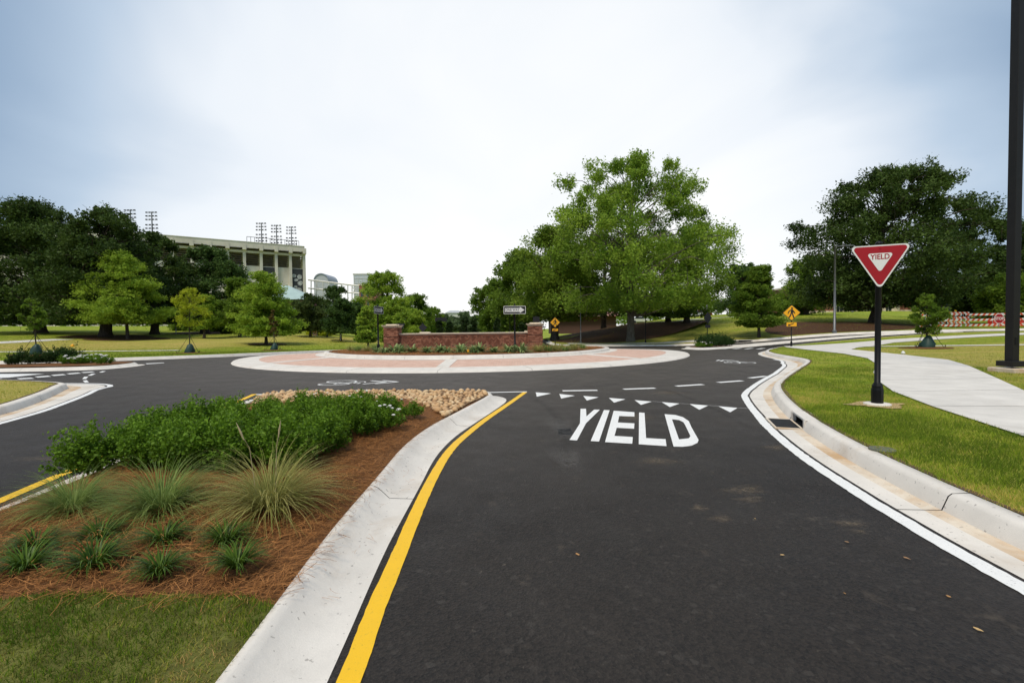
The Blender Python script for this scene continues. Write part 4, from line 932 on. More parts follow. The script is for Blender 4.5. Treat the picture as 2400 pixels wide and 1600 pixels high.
TL = ['tan grass tuft, leftmost on the island', 'pale grey-green tuft on the left of the island', 'straw-coloured tuft left of the left sign post', 'pale tuft at the foot of the left sign post', 'tall tan tuft before the right brick pillar', 'tan tuft right of the right brick pillar', 'pale tuft second right of the brick pillar', 'green-tan tuft towards the right end of the island', 'wide pale tuft near the right end of the island', 'low yellow-green tuft at the right tip of the island', 'short tuft behind the wide pale tuft']
for k, (px, py, s, m) in enumerate(((822, 822, .8, GR_TUS), (838, 823, .95, GR_TUS2), (860, 823, .9, GR_PALE), (879, 821, 1.0, GR_TUS), (1262, 824, 1.05, GR_PALE), (1285, 824, 1.1, GR_PALE), (1302, 824, .9, GR_TUS), (1325, 823, .9, GR_TUS), (1345, 821, 1.15, GR_TUS2), (1366, 818, .8, LF_YEL), (1312, 819, 1.0, GR_PALE))):
    place('grass_tuft', TL[k], 'ornamental grass', isl(px, py), tsm[k % 2], m, k, s, 'grass tufts on the island', 'blades')
# columnar hollies on the far side of the island
for k, (px, yt, hw) in enumerate(((1030, 750, 8), (1053, 755, 9), (1090, 743, 11), (1110, 750, 8), (1165, 745, 8), (1224, 757, 9))):
    Y = 31.5; x = at(px, 770, Y).x; z = float(isl_z(x, Y)); zt = at(px, yt, Y).z - z; hw_ = hw / F * Y
    tree('columnar_holly', 'upright dark holly behind the brick wall, %s from the left' % ORD[k], x, Y, z, .12, zt, hw_, hw_, LF_HOLLY, 500 + k, 'column', 26, 12, 22, .07, .5, .03, group='upright hollies behind the wall', cat='shrub', limbs=False, droop=.05)
# hedge and low bushes along the far left lawn
for k, (px, Y, wd, hh) in enumerate(((430, 76, 5.0, 1.7), (508, 76, 6.5, 1.9), (530, 70, 1.8, 1.5), (556, 70, 1.4, 1.2), (748, 72, 4.2, 2.0), (660, 74, 5.5, 1.7))):
    x = at(px, 770, Y).x; z = gz(x, Y) + .1
    tree('lawn_bush', ['clipped green bush behind the yellow sapling', 'long clipped bright bush below the blue-green oak', 'small round bush right of the long clipped bush', 'tiny yellow-green bush left of the bright lawn tree', 'rounded bush with pale blooms beside the lamp post', 'low dark bush behind the bright lawn tree'][k], x, Y, z, .1, hh, wd / 2, 1.2, [LF_MID, LF_BRIGHT, LF_MID, LF_YEL, LF_YEL, LF_DARK][k], 560 + k, 'oak', 24, 12, 22, .2, .3, .05, cat='bush', limbs=False, shell=.2)

# ------------------------------------------------------------------ staked saplings
BAG = plain('green_bag_fabric', (.012, .045, .033), .55, 0, .3, 14); STRAP = plain('dark_strap', (.02, .022, .02), .8)
def sapling(px, py, ytop, xl, xr, ycb, lm, label, blab, seed, n=26, **k):
    p = G(px, py, .15); Y = p.y; zt = at(px, ytop, Y).z - p.z; zb = at(px, ycb, Y).z - p.z; hw = (xr - xl) / 2 / F * Y; lx = ((xl + xr) / 2 - px) / F * Y
    root = tree('sapling', label, p.x, Y, p.z, zb + .1, zt, hw * .88, hw * .88, lm, seed, 'oval', int(n * .85), 9, 15, k.get('leaf', .085), .24, .035, BARK, .15, 'staked saplings', (lx, 0), sub=.34)
    for j, (dx, dy) in enumerate(((-.75, -.25), (.8, -.2), (.1, .8))):
        mb = MB(); mb.tube([(dx, dy, -.02), (dx * .05, dy * .05, 1.25)], .012, 5); mb.build('guy_strap', STRAP, root)
        mb = MB(); mb.tube([(dx, dy, -.05), (dx * 1.03, dy * 1.03, .18)], .02, 5); mb.build('stake', BARK, root)
    R = np.random.RandomState(seed); mb = MB(); nseg = 14; prof = [(.30, 0), (.31, .08), (.28, .25), (.22, .45), (.15, .60), (.07, .70)]
    mb.lathe(prof, nseg); V = np.array(mb.v); V[:, :2] *= (1 + .12 * R.randn(len(V), 1)); V[:, 0] += .10 * V[:, 2]; mb.v = [tuple(v) for v in V]
    b = mb.build('watering_bag', BAG, None, True); b.location = p + Vector((0, -.03, 0)); tag(b, blab, 'watering bag', 'green watering bags')
    ci = [(p.x + (1.15 + .12 * math.sin(3 * t + seed)) * math.cos(t), p.y + (1.15 + .1 * math.cos(2 * t)) * math.sin(t)) for t in np.linspace(0, 6.283, 25)[:-1]]
    tag(fill('mulch_ring', ci, lambda x, y: g(x, y) + .175 + .05 * ss(1.1, .3, np.hypot(x - p.x, y - p.y)), STRAW, step=.5), kind='structure')
sapling(85, 833, 700, 46, 102, 775, LF_MID, 'dull green staked sapling behind the left island shrubs', 'slumped green watering bag at the leftmost sapling', 601)
sapling(445, 828, 676, 403, 498, 765, LF_YEL, 'yellow-green staked sapling on the left lawn', 'green watering bag under the yellow-green sapling', 602, 34)
sapling(643, 821, 726, 628, 656, 790, LF_RED, 'thin reddish staked sapling before the bright lawn tree', 'green watering bag under the thin reddish sapling', 603, 20)
sapling(2172, 816, 690, 2136, 2214, 785, LF_MID, 'staked sapling with russet top right of the yield sign', 'green watering bag right of the yield sign', 604, 36, leaf=.095)

# ------------------------------------------------------------------ mulch under the big trees
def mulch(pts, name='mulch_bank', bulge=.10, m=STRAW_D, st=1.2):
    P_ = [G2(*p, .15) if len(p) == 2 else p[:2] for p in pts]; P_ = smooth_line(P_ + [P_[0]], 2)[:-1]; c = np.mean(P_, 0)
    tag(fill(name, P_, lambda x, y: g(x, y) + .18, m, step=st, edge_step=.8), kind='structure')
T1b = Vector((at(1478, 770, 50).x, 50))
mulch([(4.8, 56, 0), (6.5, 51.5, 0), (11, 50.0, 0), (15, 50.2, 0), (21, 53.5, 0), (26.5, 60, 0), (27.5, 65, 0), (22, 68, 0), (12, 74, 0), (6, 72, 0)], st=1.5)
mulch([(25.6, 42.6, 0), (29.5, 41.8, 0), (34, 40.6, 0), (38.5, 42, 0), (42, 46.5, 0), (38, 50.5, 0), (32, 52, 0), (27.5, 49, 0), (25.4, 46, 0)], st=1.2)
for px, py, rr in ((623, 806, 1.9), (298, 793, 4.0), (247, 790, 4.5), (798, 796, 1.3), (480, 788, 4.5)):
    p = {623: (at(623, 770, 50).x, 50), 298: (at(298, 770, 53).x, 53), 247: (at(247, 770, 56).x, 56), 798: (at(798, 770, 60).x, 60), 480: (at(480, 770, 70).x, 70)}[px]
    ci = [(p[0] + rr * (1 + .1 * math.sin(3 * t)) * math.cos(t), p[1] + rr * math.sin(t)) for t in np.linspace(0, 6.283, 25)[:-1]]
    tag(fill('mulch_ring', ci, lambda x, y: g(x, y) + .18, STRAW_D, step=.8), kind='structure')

# ------------------------------------------------------------------ turf blades and loose straw (uncountable)
GR_BL = leafmat('grass_blade', (.060, .140, .005), (.66, .47, .14), mid=(.27, .38, .018), trans=.35, rough=.7, spec=.05)
def vnoise(x, y, s, seed):
    R = np.random.RandomState(seed); tb = R.rand(64, 64); X = x * s; Y = y * s; xi = np.floor(X).astype(int); yi = np.floor(Y).astype(int); fx = X - xi; fy = Y - yi; fx = fx * fx * (3 - 2 * fx); fy = fy * fy * (3 - 2 * fy)
    v = lambda a, b: tb[a % 64, b % 64]
    return (v(xi, yi) * (1 - fx) + v(xi + 1, yi) * fx) * (1 - fy) + (v(xi, yi + 1) * (1 - fx) + v(xi + 1, yi + 1) * fx) * fy
def blades(name, poly, n, zf, hgt, wid, seed, excl=(), box=None, dryf=dryness, tier=None, seg2=False, lab='short mown grass', tn_c=1.0, mt=None):
    R = np.random.RandomState(seed); A = np.array(poly); x0, x1, y0, y1 = box; P_ = np.column_stack([R.uniform(x0, x1, n), R.uniform(y0, y1, n)])
    if tier: P_ = P_[R.rand(n) < tier(P_)]
    P_ = P_[pip(P_, A)]
    for e_ in excl: P_ = P_[~pip(P_, e_)]
    n = len(P_); x, y = P_[:, 0], P_[:, 1]; vn = vnoise(x, y, 1.6, seed) * .6 + vnoise(x, y, 5, seed + 1) * .4
    P_ = P_[R.rand(n) < .35 + 1.1 * vn]; n = len(P_); x, y = P_[:, 0], P_[:, 1]; z = zf(x, y) * np.ones(n)
    vn = vnoise(x, y, 1.3, seed + 2) * .55 + vnoise(x, y, 4.3, seed + 3) * .45
    d = np.asarray(dryf(x, y)); h = hgt * R.uniform(.5, 1.25, n) * (1 - .3 * d); a = R.rand(n) * 6.283; ln = h * R.uniform(.1, .95, n)
    s_ = np.stack([np.cos(a), np.sin(a), 0 * a], 1) * (wid * R.uniform(.6, 1.3, n))[:, None] * .5
    la = R.rand(n) * 6.283; b = np.column_stack([x, y, z - .004]); tip = b + np.stack([np.cos(la) * ln, np.sin(la) * ln, h], 1)
    tint = np.clip(d * .75 + (vn - .5) * 1.15 * tn_c + .36 * R.randn(n) * .8, 0, 1)
    if seg2:
        mid = b + (tip - b) * [.35, .35, .62]
        V = np.stack([b - s_, b + s_, mid + s_ * .8, mid - s_ * .8, tip], 1).reshape(-1, 3); k = np.arange(n)[:, None] * 5
        Fq = np.concatenate([k + [0, 1, 2], k + [0, 2, 3], k + [3, 2, 4]]); tint = np.tile(tint, 3)
    else:
        V = np.stack([b - s_, b + s_, tip], 1).reshape(-1, 3); Fq = np.arange(3 * n).reshape(n, 3)
    o = link(name, np_mesh(name, V, Fq, tint), mt or GR_BL); tag(o, lab, 'grass', kind='stuff'); return o
blades('grass', P_SG, 70000, lambda x, y: bed_z(x, y), .042, .0042, 701, box=(-4.2, -1.0, .9, 2.36), dryf=lambda x, y: np.clip(-.10 + .95 * ss(.45, .66, vnoise(x, y, 2.3, 31)) + .75 * ss(1.45, .95, y + .35 * x + .6), 0, 1), seg2=True, mt=leafmat('sod_blade_dimmed', (.055, .130, .005), (.52, .36, .13), mid=(.20, .27, .020), trans=.3, rough=.7, spec=.05), lab='patchy green and straw-coloured turf at the foot of the near bed')  # darker sod; part of it is lens corner falloff put into the blade colour
dens = lambda P_: np.clip((7.0 / np.hypot(P_[:, 0], P_[:, 1])) ** 2, 0, 1)
def se_dry(x, y):
    d = dryness(x, y); k = vnoise(x, y, .9, 41); return np.clip(d + .60 * ss(.56, .80, k) + .5 * np.exp(-(np.hypot(x - 6.1, y - 7.4) / .45) ** 2) + .30 * np.exp(-((x - (4.2 + .36 * (y - 5))) / .22) ** 2) * (vnoise(x, y, 3, 8) > .4), 0, 1)
blades('grass', P_SE, 1300000, lambda x, y: g(x, y) + .150, .055, .0066, 702, [walk_poly], (3.2, 14.5, 2.4, 14.5), dryf=se_dry, tier=lambda P_: .62 * dens(P_), lab='clipped green turf between the right kerb and the sidewalk')
blades('grass', P_SE, 260000, lambda x, y: g(x, y) + .150, .06, .012, 703, [walk_poly], (9, 42, 11, 36), dryf=se_dry, tier=lambda P_: np.clip((17 / np.hypot(P_[:, 0], P_[:, 1])) ** 1.5, 0, 1) * .8, lab='mown turf further along the sidewalk')
blades('grass', P_SW, 130000, lambda x, y: g(x, y) + .150, .05, .009, 704, [], (-26, -8.5, 5, 14.9), tier=lambda P_: np.clip((12 / np.hypot(P_[:, 0], P_[:, 1])) ** 2, 0, 1), lab='dry tan turf on the corner at the left edge')
blades('grass', P_NW, 240000, lambda x, y: g(x, y) + .150, .07, .030, 705, [], (-62, -9, 22, 68), tier=lambda P_: np.clip((38 / np.hypot(P_[:, 0], P_[:, 1])) ** 2, 0, 1), lab='mown lawn under the trees on the left', tn_c=.7)
blades('grass', P_NE, 150000, lambda x, y: g(x, y) + .150, .07, .032, 706, [], (5, 62, 40, 82), tier=lambda P_: np.clip((48 / np.hypot(P_[:, 0], P_[:, 1])) ** 2, 0, 1), lab='mown lawn rising under the trees on the right', tn_c=.7)
NEED = leafmat('pine_needle', (.13, .050, .015), (.58, .27, .095), trans=.1, rough=.75, spec=.05)
def straw(name, poly, n, zf, box, seed, L_=.17, wd=.0023, lift=.045, m=NEED, lab='', tier=None, excl=()):
    R = np.random.RandomState(seed); x0, x1, y0, y1 = box; P_ = np.column_stack([R.uniform(x0, x1, n), R.uniform(y0, y1, n)]); P_ = P_[pip(P_, poly)]
    if tier: P_ = P_[R.rand(len(P_)) < tier(P_)]
    for e_ in excl: P_ = P_[~pip(P_, e_)]
    n = len(P_); a = R.rand(n) * 6.283; a = np.where(R.rand(n) < .5, a * .3 - .6 + 3.0 * vnoise(P_[:, 0], P_[:, 1], 1.5, seed), a); c = R.randn(n) * 1.1; l = L_ * R.uniform(.5, 1.2, n); rows = []
    z0 = zf(P_[:, 0], P_[:, 1]) + R.rand(n) * lift * (.4 + vnoise(P_[:, 0], P_[:, 1], 4, seed + 5)); tl = R.randn(n) * .10; p = np.column_stack([P_, z0])
    for k in range(4):
        s_ = np.stack([-np.sin(a), np.cos(a), R.randn(n) * .3], 1) * (wd * .5); rows += [p - s_, p + s_]
        p = p + np.stack([np.cos(a), np.sin(a), tl], 1) * (l / 3)[:, None]; a = a + c / 3; tl = tl - .06
    V = np.stack(rows, 1).reshape(-1, 3); b = np.arange(n) * 8
    q = np.concatenate([np.stack([b + 2 * k, b + 2 * k + 1, b + 2 * k + 3, b + 2 * k + 2], 1) for k in range(3)])
    t_ = np.clip(R.rand(n) * .8 + .35 * (vnoise(P_[:, 0], P_[:, 1], 1.1, seed + 9) - .3), 0, 1)
    tag(link(name, np_mesh(name, V, q, np.tile(t_, 3)), m), lab, 'pine straw', kind='stuff')
straw('pine_straw', P_SM, 62000, bed_z, (-4.9, -1.0, 2.25, 9.6), 801, lab='loose rusty pine straw over the near planting bed', tier=lambda P_: np.clip((4.2 / P_[:, 1]) ** 1.3, .12, 1), excl=[rock_poly])
straw('pine_straw', circ, 16000, isl_z, (-11, 6, 20, 30), 802, .3, .012, .05, lab='rusty pine straw on the roundabout island')
straw('stray_needles', [(-1.3, 2.4), (-.95, 2.4), (-.95, 7), (-1.2, 7)], 150, lambda x, y: g(x, y) + .135 - .1 * ss(-1.16, -1.0, x), (-1.4, -.9, 2.3, 7), 803, .10, .0016, .003, lab='single pine needles fallen on the concrete kerb')
# ================================================================== BRICK ENTRANCE WALL
def brick_field(mb, tint, rects, L_=.205, H_=.067, gap=.010, y0=0.0, dep=.05, R=None, axis='x'):
    """running bond over rectangles (u0, u1, z0, z1) in the plane y = y0"""
    for u0, u1, z0, z1 in rects:
        n = int((z1 - z0) / H_ + .5); hh = (z1 - z0) / n
        for r in range(n):
            u = u0 - (L_ / 2 if r % 2 else 0)
            while u < u1 - .01:
                a, b = max(u, u0), min(u + L_, u1)
                if b - a > .03:
                    k = R.uniform(-.003, .003)
                    if axis == 'x': mb.box((a + b) / 2, y0 + k, z0 + hh * (r + .5), b - a - gap, dep, hh - gap)
                    else: mb.box(y0 + k, (a + b) / 2, z0 + hh * (r + .5), dep, b - a - gap, hh - gap)
                    tint.append(R.random())
                u += L_
def brick_obj(name, mb, tint, parent):
    me = bpy.data.meshes.new(name); me.from_pydata(mb.v, [], mb.f); me.update()
    a = me.attributes.new('tint', 'FLOAT', 'FACE'); a.data.foreach_set('value', np.repeat(np.array(tint, np.float32), 6))
    return tag(link(name, me, BRK, parent), kind='stuff')
WY = 26.6; x0, x1 = at(902, 770, WY).x, at(1271, 770, WY).x; zb0 = float(isl_z(-3, WY)) - .05
wall = thing('brick_wall', 'low red brick entrance wall with herringbone panels and pale stone caps on the roundabout', 'wall', ((x0 + x1) / 2, WY, zb0)); WL_ = x1 - x0; R = random.Random(3)
ztop = 1.30 - zb0; pil = 1.78 - zb0; hw = WL_ / 2
core = MB(); core.box(0, .20, ztop / 2 - .05, WL_ - .9, .36, ztop - .1); core.build('core', MORT, wall)
# frames and panels, left to right in wall coordinates
px2u = lambda p: at(p, 770, WY).x - (x0 + x1) / 2
pan = [(px2u(929), px2u(975)), (px2u(987), px2u(1177)), (px2u(1193), px2u(1239))]
z0, z1 = .14, ztop - .22
mb = MB(); tn = []; us = [-hw + .7] + [v for p in pan for v in p] + [hw - .7]
rects = [(us[i], us[i + 1], .0, ztop - .10) for i in range(0, len(us), 2)] + [(a, b, 0, z0) for a, b in pan] + [(a, b, z1, ztop - .10) for a, b in pan]
brick_field(mb, tn, rects, y0=.0, R=R); brick_obj('running_bond_bricks', mb, tn, wall)
for a, b in pan:
    mb = MB(); tn = []; w_, l_ = .075, .225; c, s = math.cos(math.pi / 4), math.sin(math.pi / 4)
    for i in range(-60, 60):
        for j in range(-60, 60):
            for kind in (0, 1):
                # herringbone: steps of one brick width along both diagonals
                bx = i * w_ + j * l_ * 1.0 + (0 if kind == 0 else 0); 
                if kind == 0: cx, cy, rot = i * w_ + j * 2 * l_ * 0 + l_ / 2 + j * (l_ + w_) * 0, 0, 0
                X = (i * w_ + (l_ / 2 if kind == 0 else w_ / 2 + 0)); Y_ = (i * w_ + (w_ / 2 if kind == 0 else l_ / 2 + w_))
                X += j * 2 * l_ * .5; Y_ -= j * 2 * l_ * .5
                u = (a + b) / 2 + X * c - Y_ * s; z = (z0 + z1) / 2 + X * s + Y_ * c
                if not (a - .02 < u < b + .02 and z0 - .02 < z < z1 + .02): continue
                k = R.uniform(-.004, .004); m_ = Matrix.Translation((u, .022 + k, z)) @ Matrix.Rotation(-math.pi / 4, 4, 'Y')
                if kind == 0: mb.box(0, 0, 0, l_ - .018, .05, w_ - .018, m_)
                else: mb.box(0, 0, 0, w_ - .018, .05, l_ - .018, m_)
                tn.append(R.random() * .9)
    brick_obj('herringbone_bricks', mb, tn, wall)
def cap_part(cx, cy, z, sx, sy, name='cap', parent=wall, steps=((.0, .05), (.03, .05), (.07, .05))):
    mb = MB(); zz = z
    for e_, h in steps: mb.box(cx, cy, zz + h / 2, sx + 2 * e_, sy + 2 * e_, h - .002); zz += h
    return mb.build(name, STONE, parent, bevel=.006)
for k in range(5):
    u0, u1 = -hw + .44 + (WL_ - .88) * k / 5, -hw + .44 + (WL_ - .88) * (k + 1) / 5
    mb = MB(); mb.box((u0 + u1) / 2, .18, ztop - .075, u1 - u0 - .008, .46, .05); mb.box((u0 + u1) / 2, .18, ztop - .025, u1 - u0 - .008, .54, .048); mb.build('cap_stone', STONE, wall, bevel=.006)
for sx in (-1, 1):
    cx = sx * (hw - .42); mb = MB(); mb.box(cx, .12, pil / 2 - .06, .80, .80, pil - .12); mb.build('pillar_core', MORT, wall)
    mb = MB(); tn = []; zs = [0, .36, .74, 1.12, pil - .14]
    for a_, b_ in zip(zs[:-1], zs[1:]):
        brick_field(mb, tn, [(cx - .425, cx + .425, a_ + .02, b_ - .012)], y0=-.29, R=R)
        for s2 in (-1, 1): brick_field(mb, tn, [(-.27, .53, a_ + .02, b_ - .012)], y0=cx + s2 * .41, R=R, axis='y')
    brick_obj('pillar_bricks', mb, tn, wall)
    cap_part(cx, .12, pil - .14, .86, .86, 'pillar_cap', steps=((.0, .05), (.05, .06), (.09, .03)))
    cap_part(cx, .12, pil, .62, .62, 'pillar_cap_block', steps=((.0, .06),))
for px, wd in ((991, .62), (1240, .5)):
    cap_part(px2u(px), .75, ztop - .02, wd, .4, 'rear_cap_block', steps=((.0, .09),))

# ================================================================== SIGNS
RED = plain('sign_red', (.36, .002, .008), .38, 0, .05); SWHITE = plain('sign_white', (.78, .77, .74), .42, 0, .04); SBLACK = plain('sign_black', (.012, .012, .013), .45, 0, .05)
SYEL = plain('sign_yellow', (.88, .42, .008), .4, 0, .04); SBACK = plain('sign_back_black', (.010, .010, .011), .5)
def text_part(body, size, m, parent, loc, name='lettering', off=0.0, sx=1.0, rot=math.pi / 2):
    cu = bpy.data.curves.new(name, 'FONT'); cu.body = body; cu.size = size; cu.align_x = 'CENTER'; cu.align_y = 'CENTER'; cu.offset = off; cu.extrude = .0008
    o = bpy.data.objects.new(name, cu); col.objects.link(o); dg = bpy.context.evaluated_depsgraph_get(); me = bpy.data.meshes.new_from_object(o.evaluated_get(dg)); bpy.data.objects.remove(o)
    me.materials.clear(); q = link(name, me, m, parent); q.location = loc; q.rotation_euler = (rot, 0, 0); q.scale = (sx, 1, 1); return q
def round_poly(P_, r, n=5):
    out = []; m = len(P_)
    for i in range(m):
        p = Vector(P_[i]); a = (Vector(P_[i - 1]) - p).normalized(); b = (Vector(P_[(i + 1) % m]) - p).normalized(); ha = a.angle(b) / 2
        d = r / math.tan(ha); c = p + (a + b).normalized() * (r / math.sin(ha)); s_ = p + a * d; e_ = p + b * d
        a0 = math.atan2(s_.y - c.y, s_.x - c.x); a1 = math.atan2(e_.y - c.y, e_.x - c.x); da = (a1 - a0 + math.pi) % (2 * math.pi) - math.pi
        out += [(c.x + r * math.cos(a0 + da * k / n), c.y + r * math.sin(a0 + da * k / n)) for k in range(n + 1)]
    return out
def face(P_, y, m, name, parent, th=.003, r=.02, back=None):
    Pr = round_poly(P_, r) if r else P_
    ar = sum(a[0] * b[1] - b[0] * a[1] for a, b in zip(Pr, Pr[1:] + Pr[:1]))
    if ar < 0: Pr = Pr[::-1]
    mb = MB(); mb.prism(Pr, y, y + th); return mb.build(name, m, parent)
def post(parent, h, r=.038, m=BLACK, base=True, sq=False):
    mb = MB(); mb.tube([(0, 0, -.1), (0, 0, h)], r, 14); mb.build('post', m, parent, True)
    if base:
        mb = MB(); mb.lathe([(r * 2.05, 0), (r * 2.05, .03), (r * 1.95, .05), (r * 1.95, .26), (r * 1.75, .30), (r * 1.75, .33), (r * 1.2, .38)], 8); mb.build('base', m, parent)
    mb = MB(); mb.lathe([(r * 1.1, h), (r * 1.25, h + .015), (r * .9, h + .05), (r * .2, h + .065)], 12); mb.build('finial', m, parent, True)
# --- yield sign
yp = G(2056, 950, .15); phi = -math.radians(22)
ys_ = thing('yield_sign', 'red and white triangular yield sign on a black post at the right kerb', 'traffic sign', yp, phi)
post(ys_, 2.655, .043)
ht = .71; zc = 1.935; tri = [(-.42, zc + ht), (.42, zc + ht), (0, zc - .02)]
def inset_tri(k): 
    c = Vector((0, zc + ht * .667)); return [tuple(c + (Vector(p) - c) * k) for p in tri]
face(tri, -.060, SWHITE, 'plate', ys_, .004, .05); face(inset_tri(.915), -.0615, RED, 'red_border', ys_, .0012, .042); face(inset_tri(.435), -.0630, SWHITE, 'white_centre', ys_, .0012, .03)
text_part('YIELD', .118, RED, ys_, (0, -.0645, zc + ht * .725), off=.0022, sx=.84)
face(tri, -.0555, SBACK, 'plate_back', ys_, .002, .05)
mb = MB(); mb.box(0, -.035, zc + .55, .10, .05, .05); mb.build('bracket', BLACK, ys_)
for z in (zc + .655, zc + .13):
    mb = MB(); mb.lathe([(.012, 0), (.010, .006)], 10); b = mb.build('bolt', RED, ys_); b.rotation_euler = (math.pi / 2, 0, 0); b.location = (0, -.063, z)
mb = MB(); mb.lathe([(.19, -.02), (.19, .035), (.17, .045)], 20); ft = mb.build('footing', CONC, ys_, True)
soil = [(yp.x + (.36 + .10 * math.sin(3 * t) + .05 * math.sin(7 * t)) * math.cos(t) * 1.15, yp.y - .02 + (.30 + .07 * math.cos(4 * t)) * math.sin(t)) for t in np.linspace(0, 6.283, 33)[:-1]]
tag(fill('bare_soil', soil, lambda x, y: g(x, y) + .168, plain('tan_soil', (.50, .35, .17), .95, 0, .3, 20, bmp=.02), step=.15), kind='structure')
# valve lid in the turf
lp = G(2068, 1056, .15); mb = MB(); mb.lathe([(.12, -.02), (.12, .004), (.115, .010), (.01, .010)], 20); o = mb.build('valve_lid', plain('grey_green_lid', (.12, .125, .085), .8, 0, .2)); o.location = (lp.x, lp.y, gz(lp.x, lp.y) + .165); tag(o, 'round greyish utility lid sunk in the turf behind the right kerb', 'utility cover')
# --- one way signs
def one_way(px, py, label, rot, Y=None, ztop_px=None, back=False):
    p = isl(px, py); t = thing('one_way_sign', label, 'traffic sign', p, rot, 'one way signs')
    top = at(px, ztop_px, p.y).z - p.z; post(t, top + .03, .045, base=True); h = .40; w_ = 1.12
    R_ = [(-w_ / 2, top - h), (w_ / 2, top - h), (w_ / 2, top), (-w_ / 2, top)]; c = top - h / 2
    face(R_, -.066, SWHITE, 'plate', t, .004, .03); face(R_, -.0615, SBACK, 'plate_back', t, .003, .03)
    k = .022; face([(-w_ / 2 + k, top - h + k), (w_ / 2 - k, top - h + k), (w_ / 2 - k, top - k), (-w_ / 2 + k, top - k)], -.0675, SBLACK, 'black_field', t, .0012, .02)
    face([(-w_ / 2 + .07, c - .095), (w_ / 2 - .30, c - .095), (w_ / 2 - .30, c - .155), (w_ / 2 - .06, c), (w_ / 2 - .30, c + .155), (w_ / 2 - .30, c + .095), (-w_ / 2 + .07, c + .095)], -.069, SWHITE, 'arrow', t, .0012, 0)
    text_part('ONE WAY', .185, SBLACK, t, (-.115, -.0705, c), off=.001, sx=.82); return t
one_way(1207, 822, 'black and white one way arrow sign in front of the right part of the wall', math.radians(8), ztop_px=717)
one_way(887, 822, 'black and white one way arrow sign turned sideways left of the wall', math.radians(81), ztop_px=718)
# --- diamond signs
def ped_sign(px, py, ytop, label, Y, rot, back=False, rad=None):
    x = at(px, 770, Y).x; z = gz(x, Y) + .15; t = thing('crossing_sign', label, 'traffic sign', (x, Y, z), rot, None if back else 'pedestrian crossing signs')
    top = at(px, ytop, Y).z - z; s_ = .54; c = top - s_; post(t, top - .02, .032)
    D = [(0, c - s_), (s_, c), (0, c + s_), (-s_, c)]; m1, m2 = (SBACK, SBACK) if back else (SBLACK, SYEL)
    face(D, -.050, m1, 'plate', t, .004, .05); face([(v[0] * .93, c + (v[1] - c) * .93) for v in D], -.0515, m2, 'sign_face', t, .0012, .045)
    pr = c - s_ - .24; q = [(-.32, pr - .15), (.32, pr - .15), (.32, pr + .15), (-.32, pr + .15)]
    face(q, -.050, m1, 'plaque', t, .004, .03); face([(v[0] * .93, pr + (v[1] - pr) * .88) for v in q], -.0515, m2, 'plaque_face', t, .0012, .025)
    if not back:
        f = lambda P_: [(a, c + b) for a, b in P_]; root = t
        hd = [(.02 + .065 * math.cos(u), c + .30 + .065 * math.sin(u)) for u in np.linspace(0, 6.283, 13)[:-1]]
        mb = MB()
        mb.prism(hd, -.0530, -.0517)
        for P_ in ([(-.05, .22), (.07, .22), (.11, .05), (.06, -.04), (-.06, -.04), (-.05, .08)], [(-.05, .22), (-.05, .14), (-.15, .05), (-.19, -.08), (-.24, -.06), (-.20, .09)], [(.06, .22), (.15, .10), (.22, -.04), (.17, -.07), (.10, .06), (.06, .12)],
                   [(-.06, -.03), (.01, -.03), (-.03, -.20), (-.14, -.36), (-.21, -.33), (-.11, -.17)], [(.0, -.03), (.07, -.03), (.12, -.17), (.18, -.36), (.10, -.37), (.04, -.18)]):
            Q = f(P_); ar = sum(a[0] * b[1] - b[0] * a[1] for a, b in zip(Q, Q[1:] + Q[:1])); mb.prism(Q if ar > 0 else Q[::-1], -.0530, -.0517)
        mb.build('walking_figure', SBLACK, t)
        A_ = [(-.22, pr - .10), (-.05, pr - .10), (-.09, pr - .055), (.16, pr + .05), (.13, pr + .10), (-.12, pr - .005), (-.17, pr + .03)]; ar = sum(a[0] * b[1] - b[0] * a[1] for a, b in zip(A_, A_[1:] + A_[:1]))
        mb = MB(); mb.prism(A_ if ar > 0 else A_[::-1], -.0530, -.0517); mb.build('plaque_arrow', SBLACK, t)
    return t
ped_sign(1855, 812, 714, 'yellow walking-person diamond sign with arrow plaque at the right crossing', 30.7, math.radians(-20))
ped_sign(1301, 796, 743, 'small yellow walking-person diamond sign with arrow plaque right of the brick wall', 47.3, 0)
ped_sign(1658, 799, 731, 'black back of a diamond sign with a plaque behind the far right island', 42, math.radians(25), True)
def back_sign(px, Y, ytop, kind, label, w_=.9, h=.9, m=SBACK, rot=0.0):
    x = at(px, 770, Y).x; z = gz(x, Y) + .15; t = thing('reversed_sign', label, 'traffic sign', (x, Y, z), rot); top = at(px, ytop, Y).z - z; post(t, top, .035)
    if kind == 'diamond': P_ = [(0, top - h), (w_ / 2, top - h / 2), (0, top), (-w_ / 2, top - h / 2)]
    elif kind == 'rect': P_ = [(-w_ / 2, top - h), (w_ / 2, top - h), (w_ / 2, top), (-w_ / 2, top)]
    else: P_ = [(0, top - h), (w_ / 2, top), (-w_ / 2, top)]
    face(P_, -.05, m, 'plate', t, .004, .03); return t
back_sign(991, 42, 757, 'diamond', 'black diamond sign back above the left part of the wall', .82, .82)
back_sign(1034, 33.5, 744, 'rect', 'black rectangular sign back behind the wall among the hollies', .86, .30)
back_sign(938, 42, 758, 'tri', 'black inverted triangular sign back behind the left pillar', .95, .8)
back_sign(1257, 36, 742, 'rect', 'black sign back peeking over the right pillar', .52, .42)
back_sign(2218, 46, 712, 'diamond', 'dark sign back left of the road barricades', 1.0, .95)
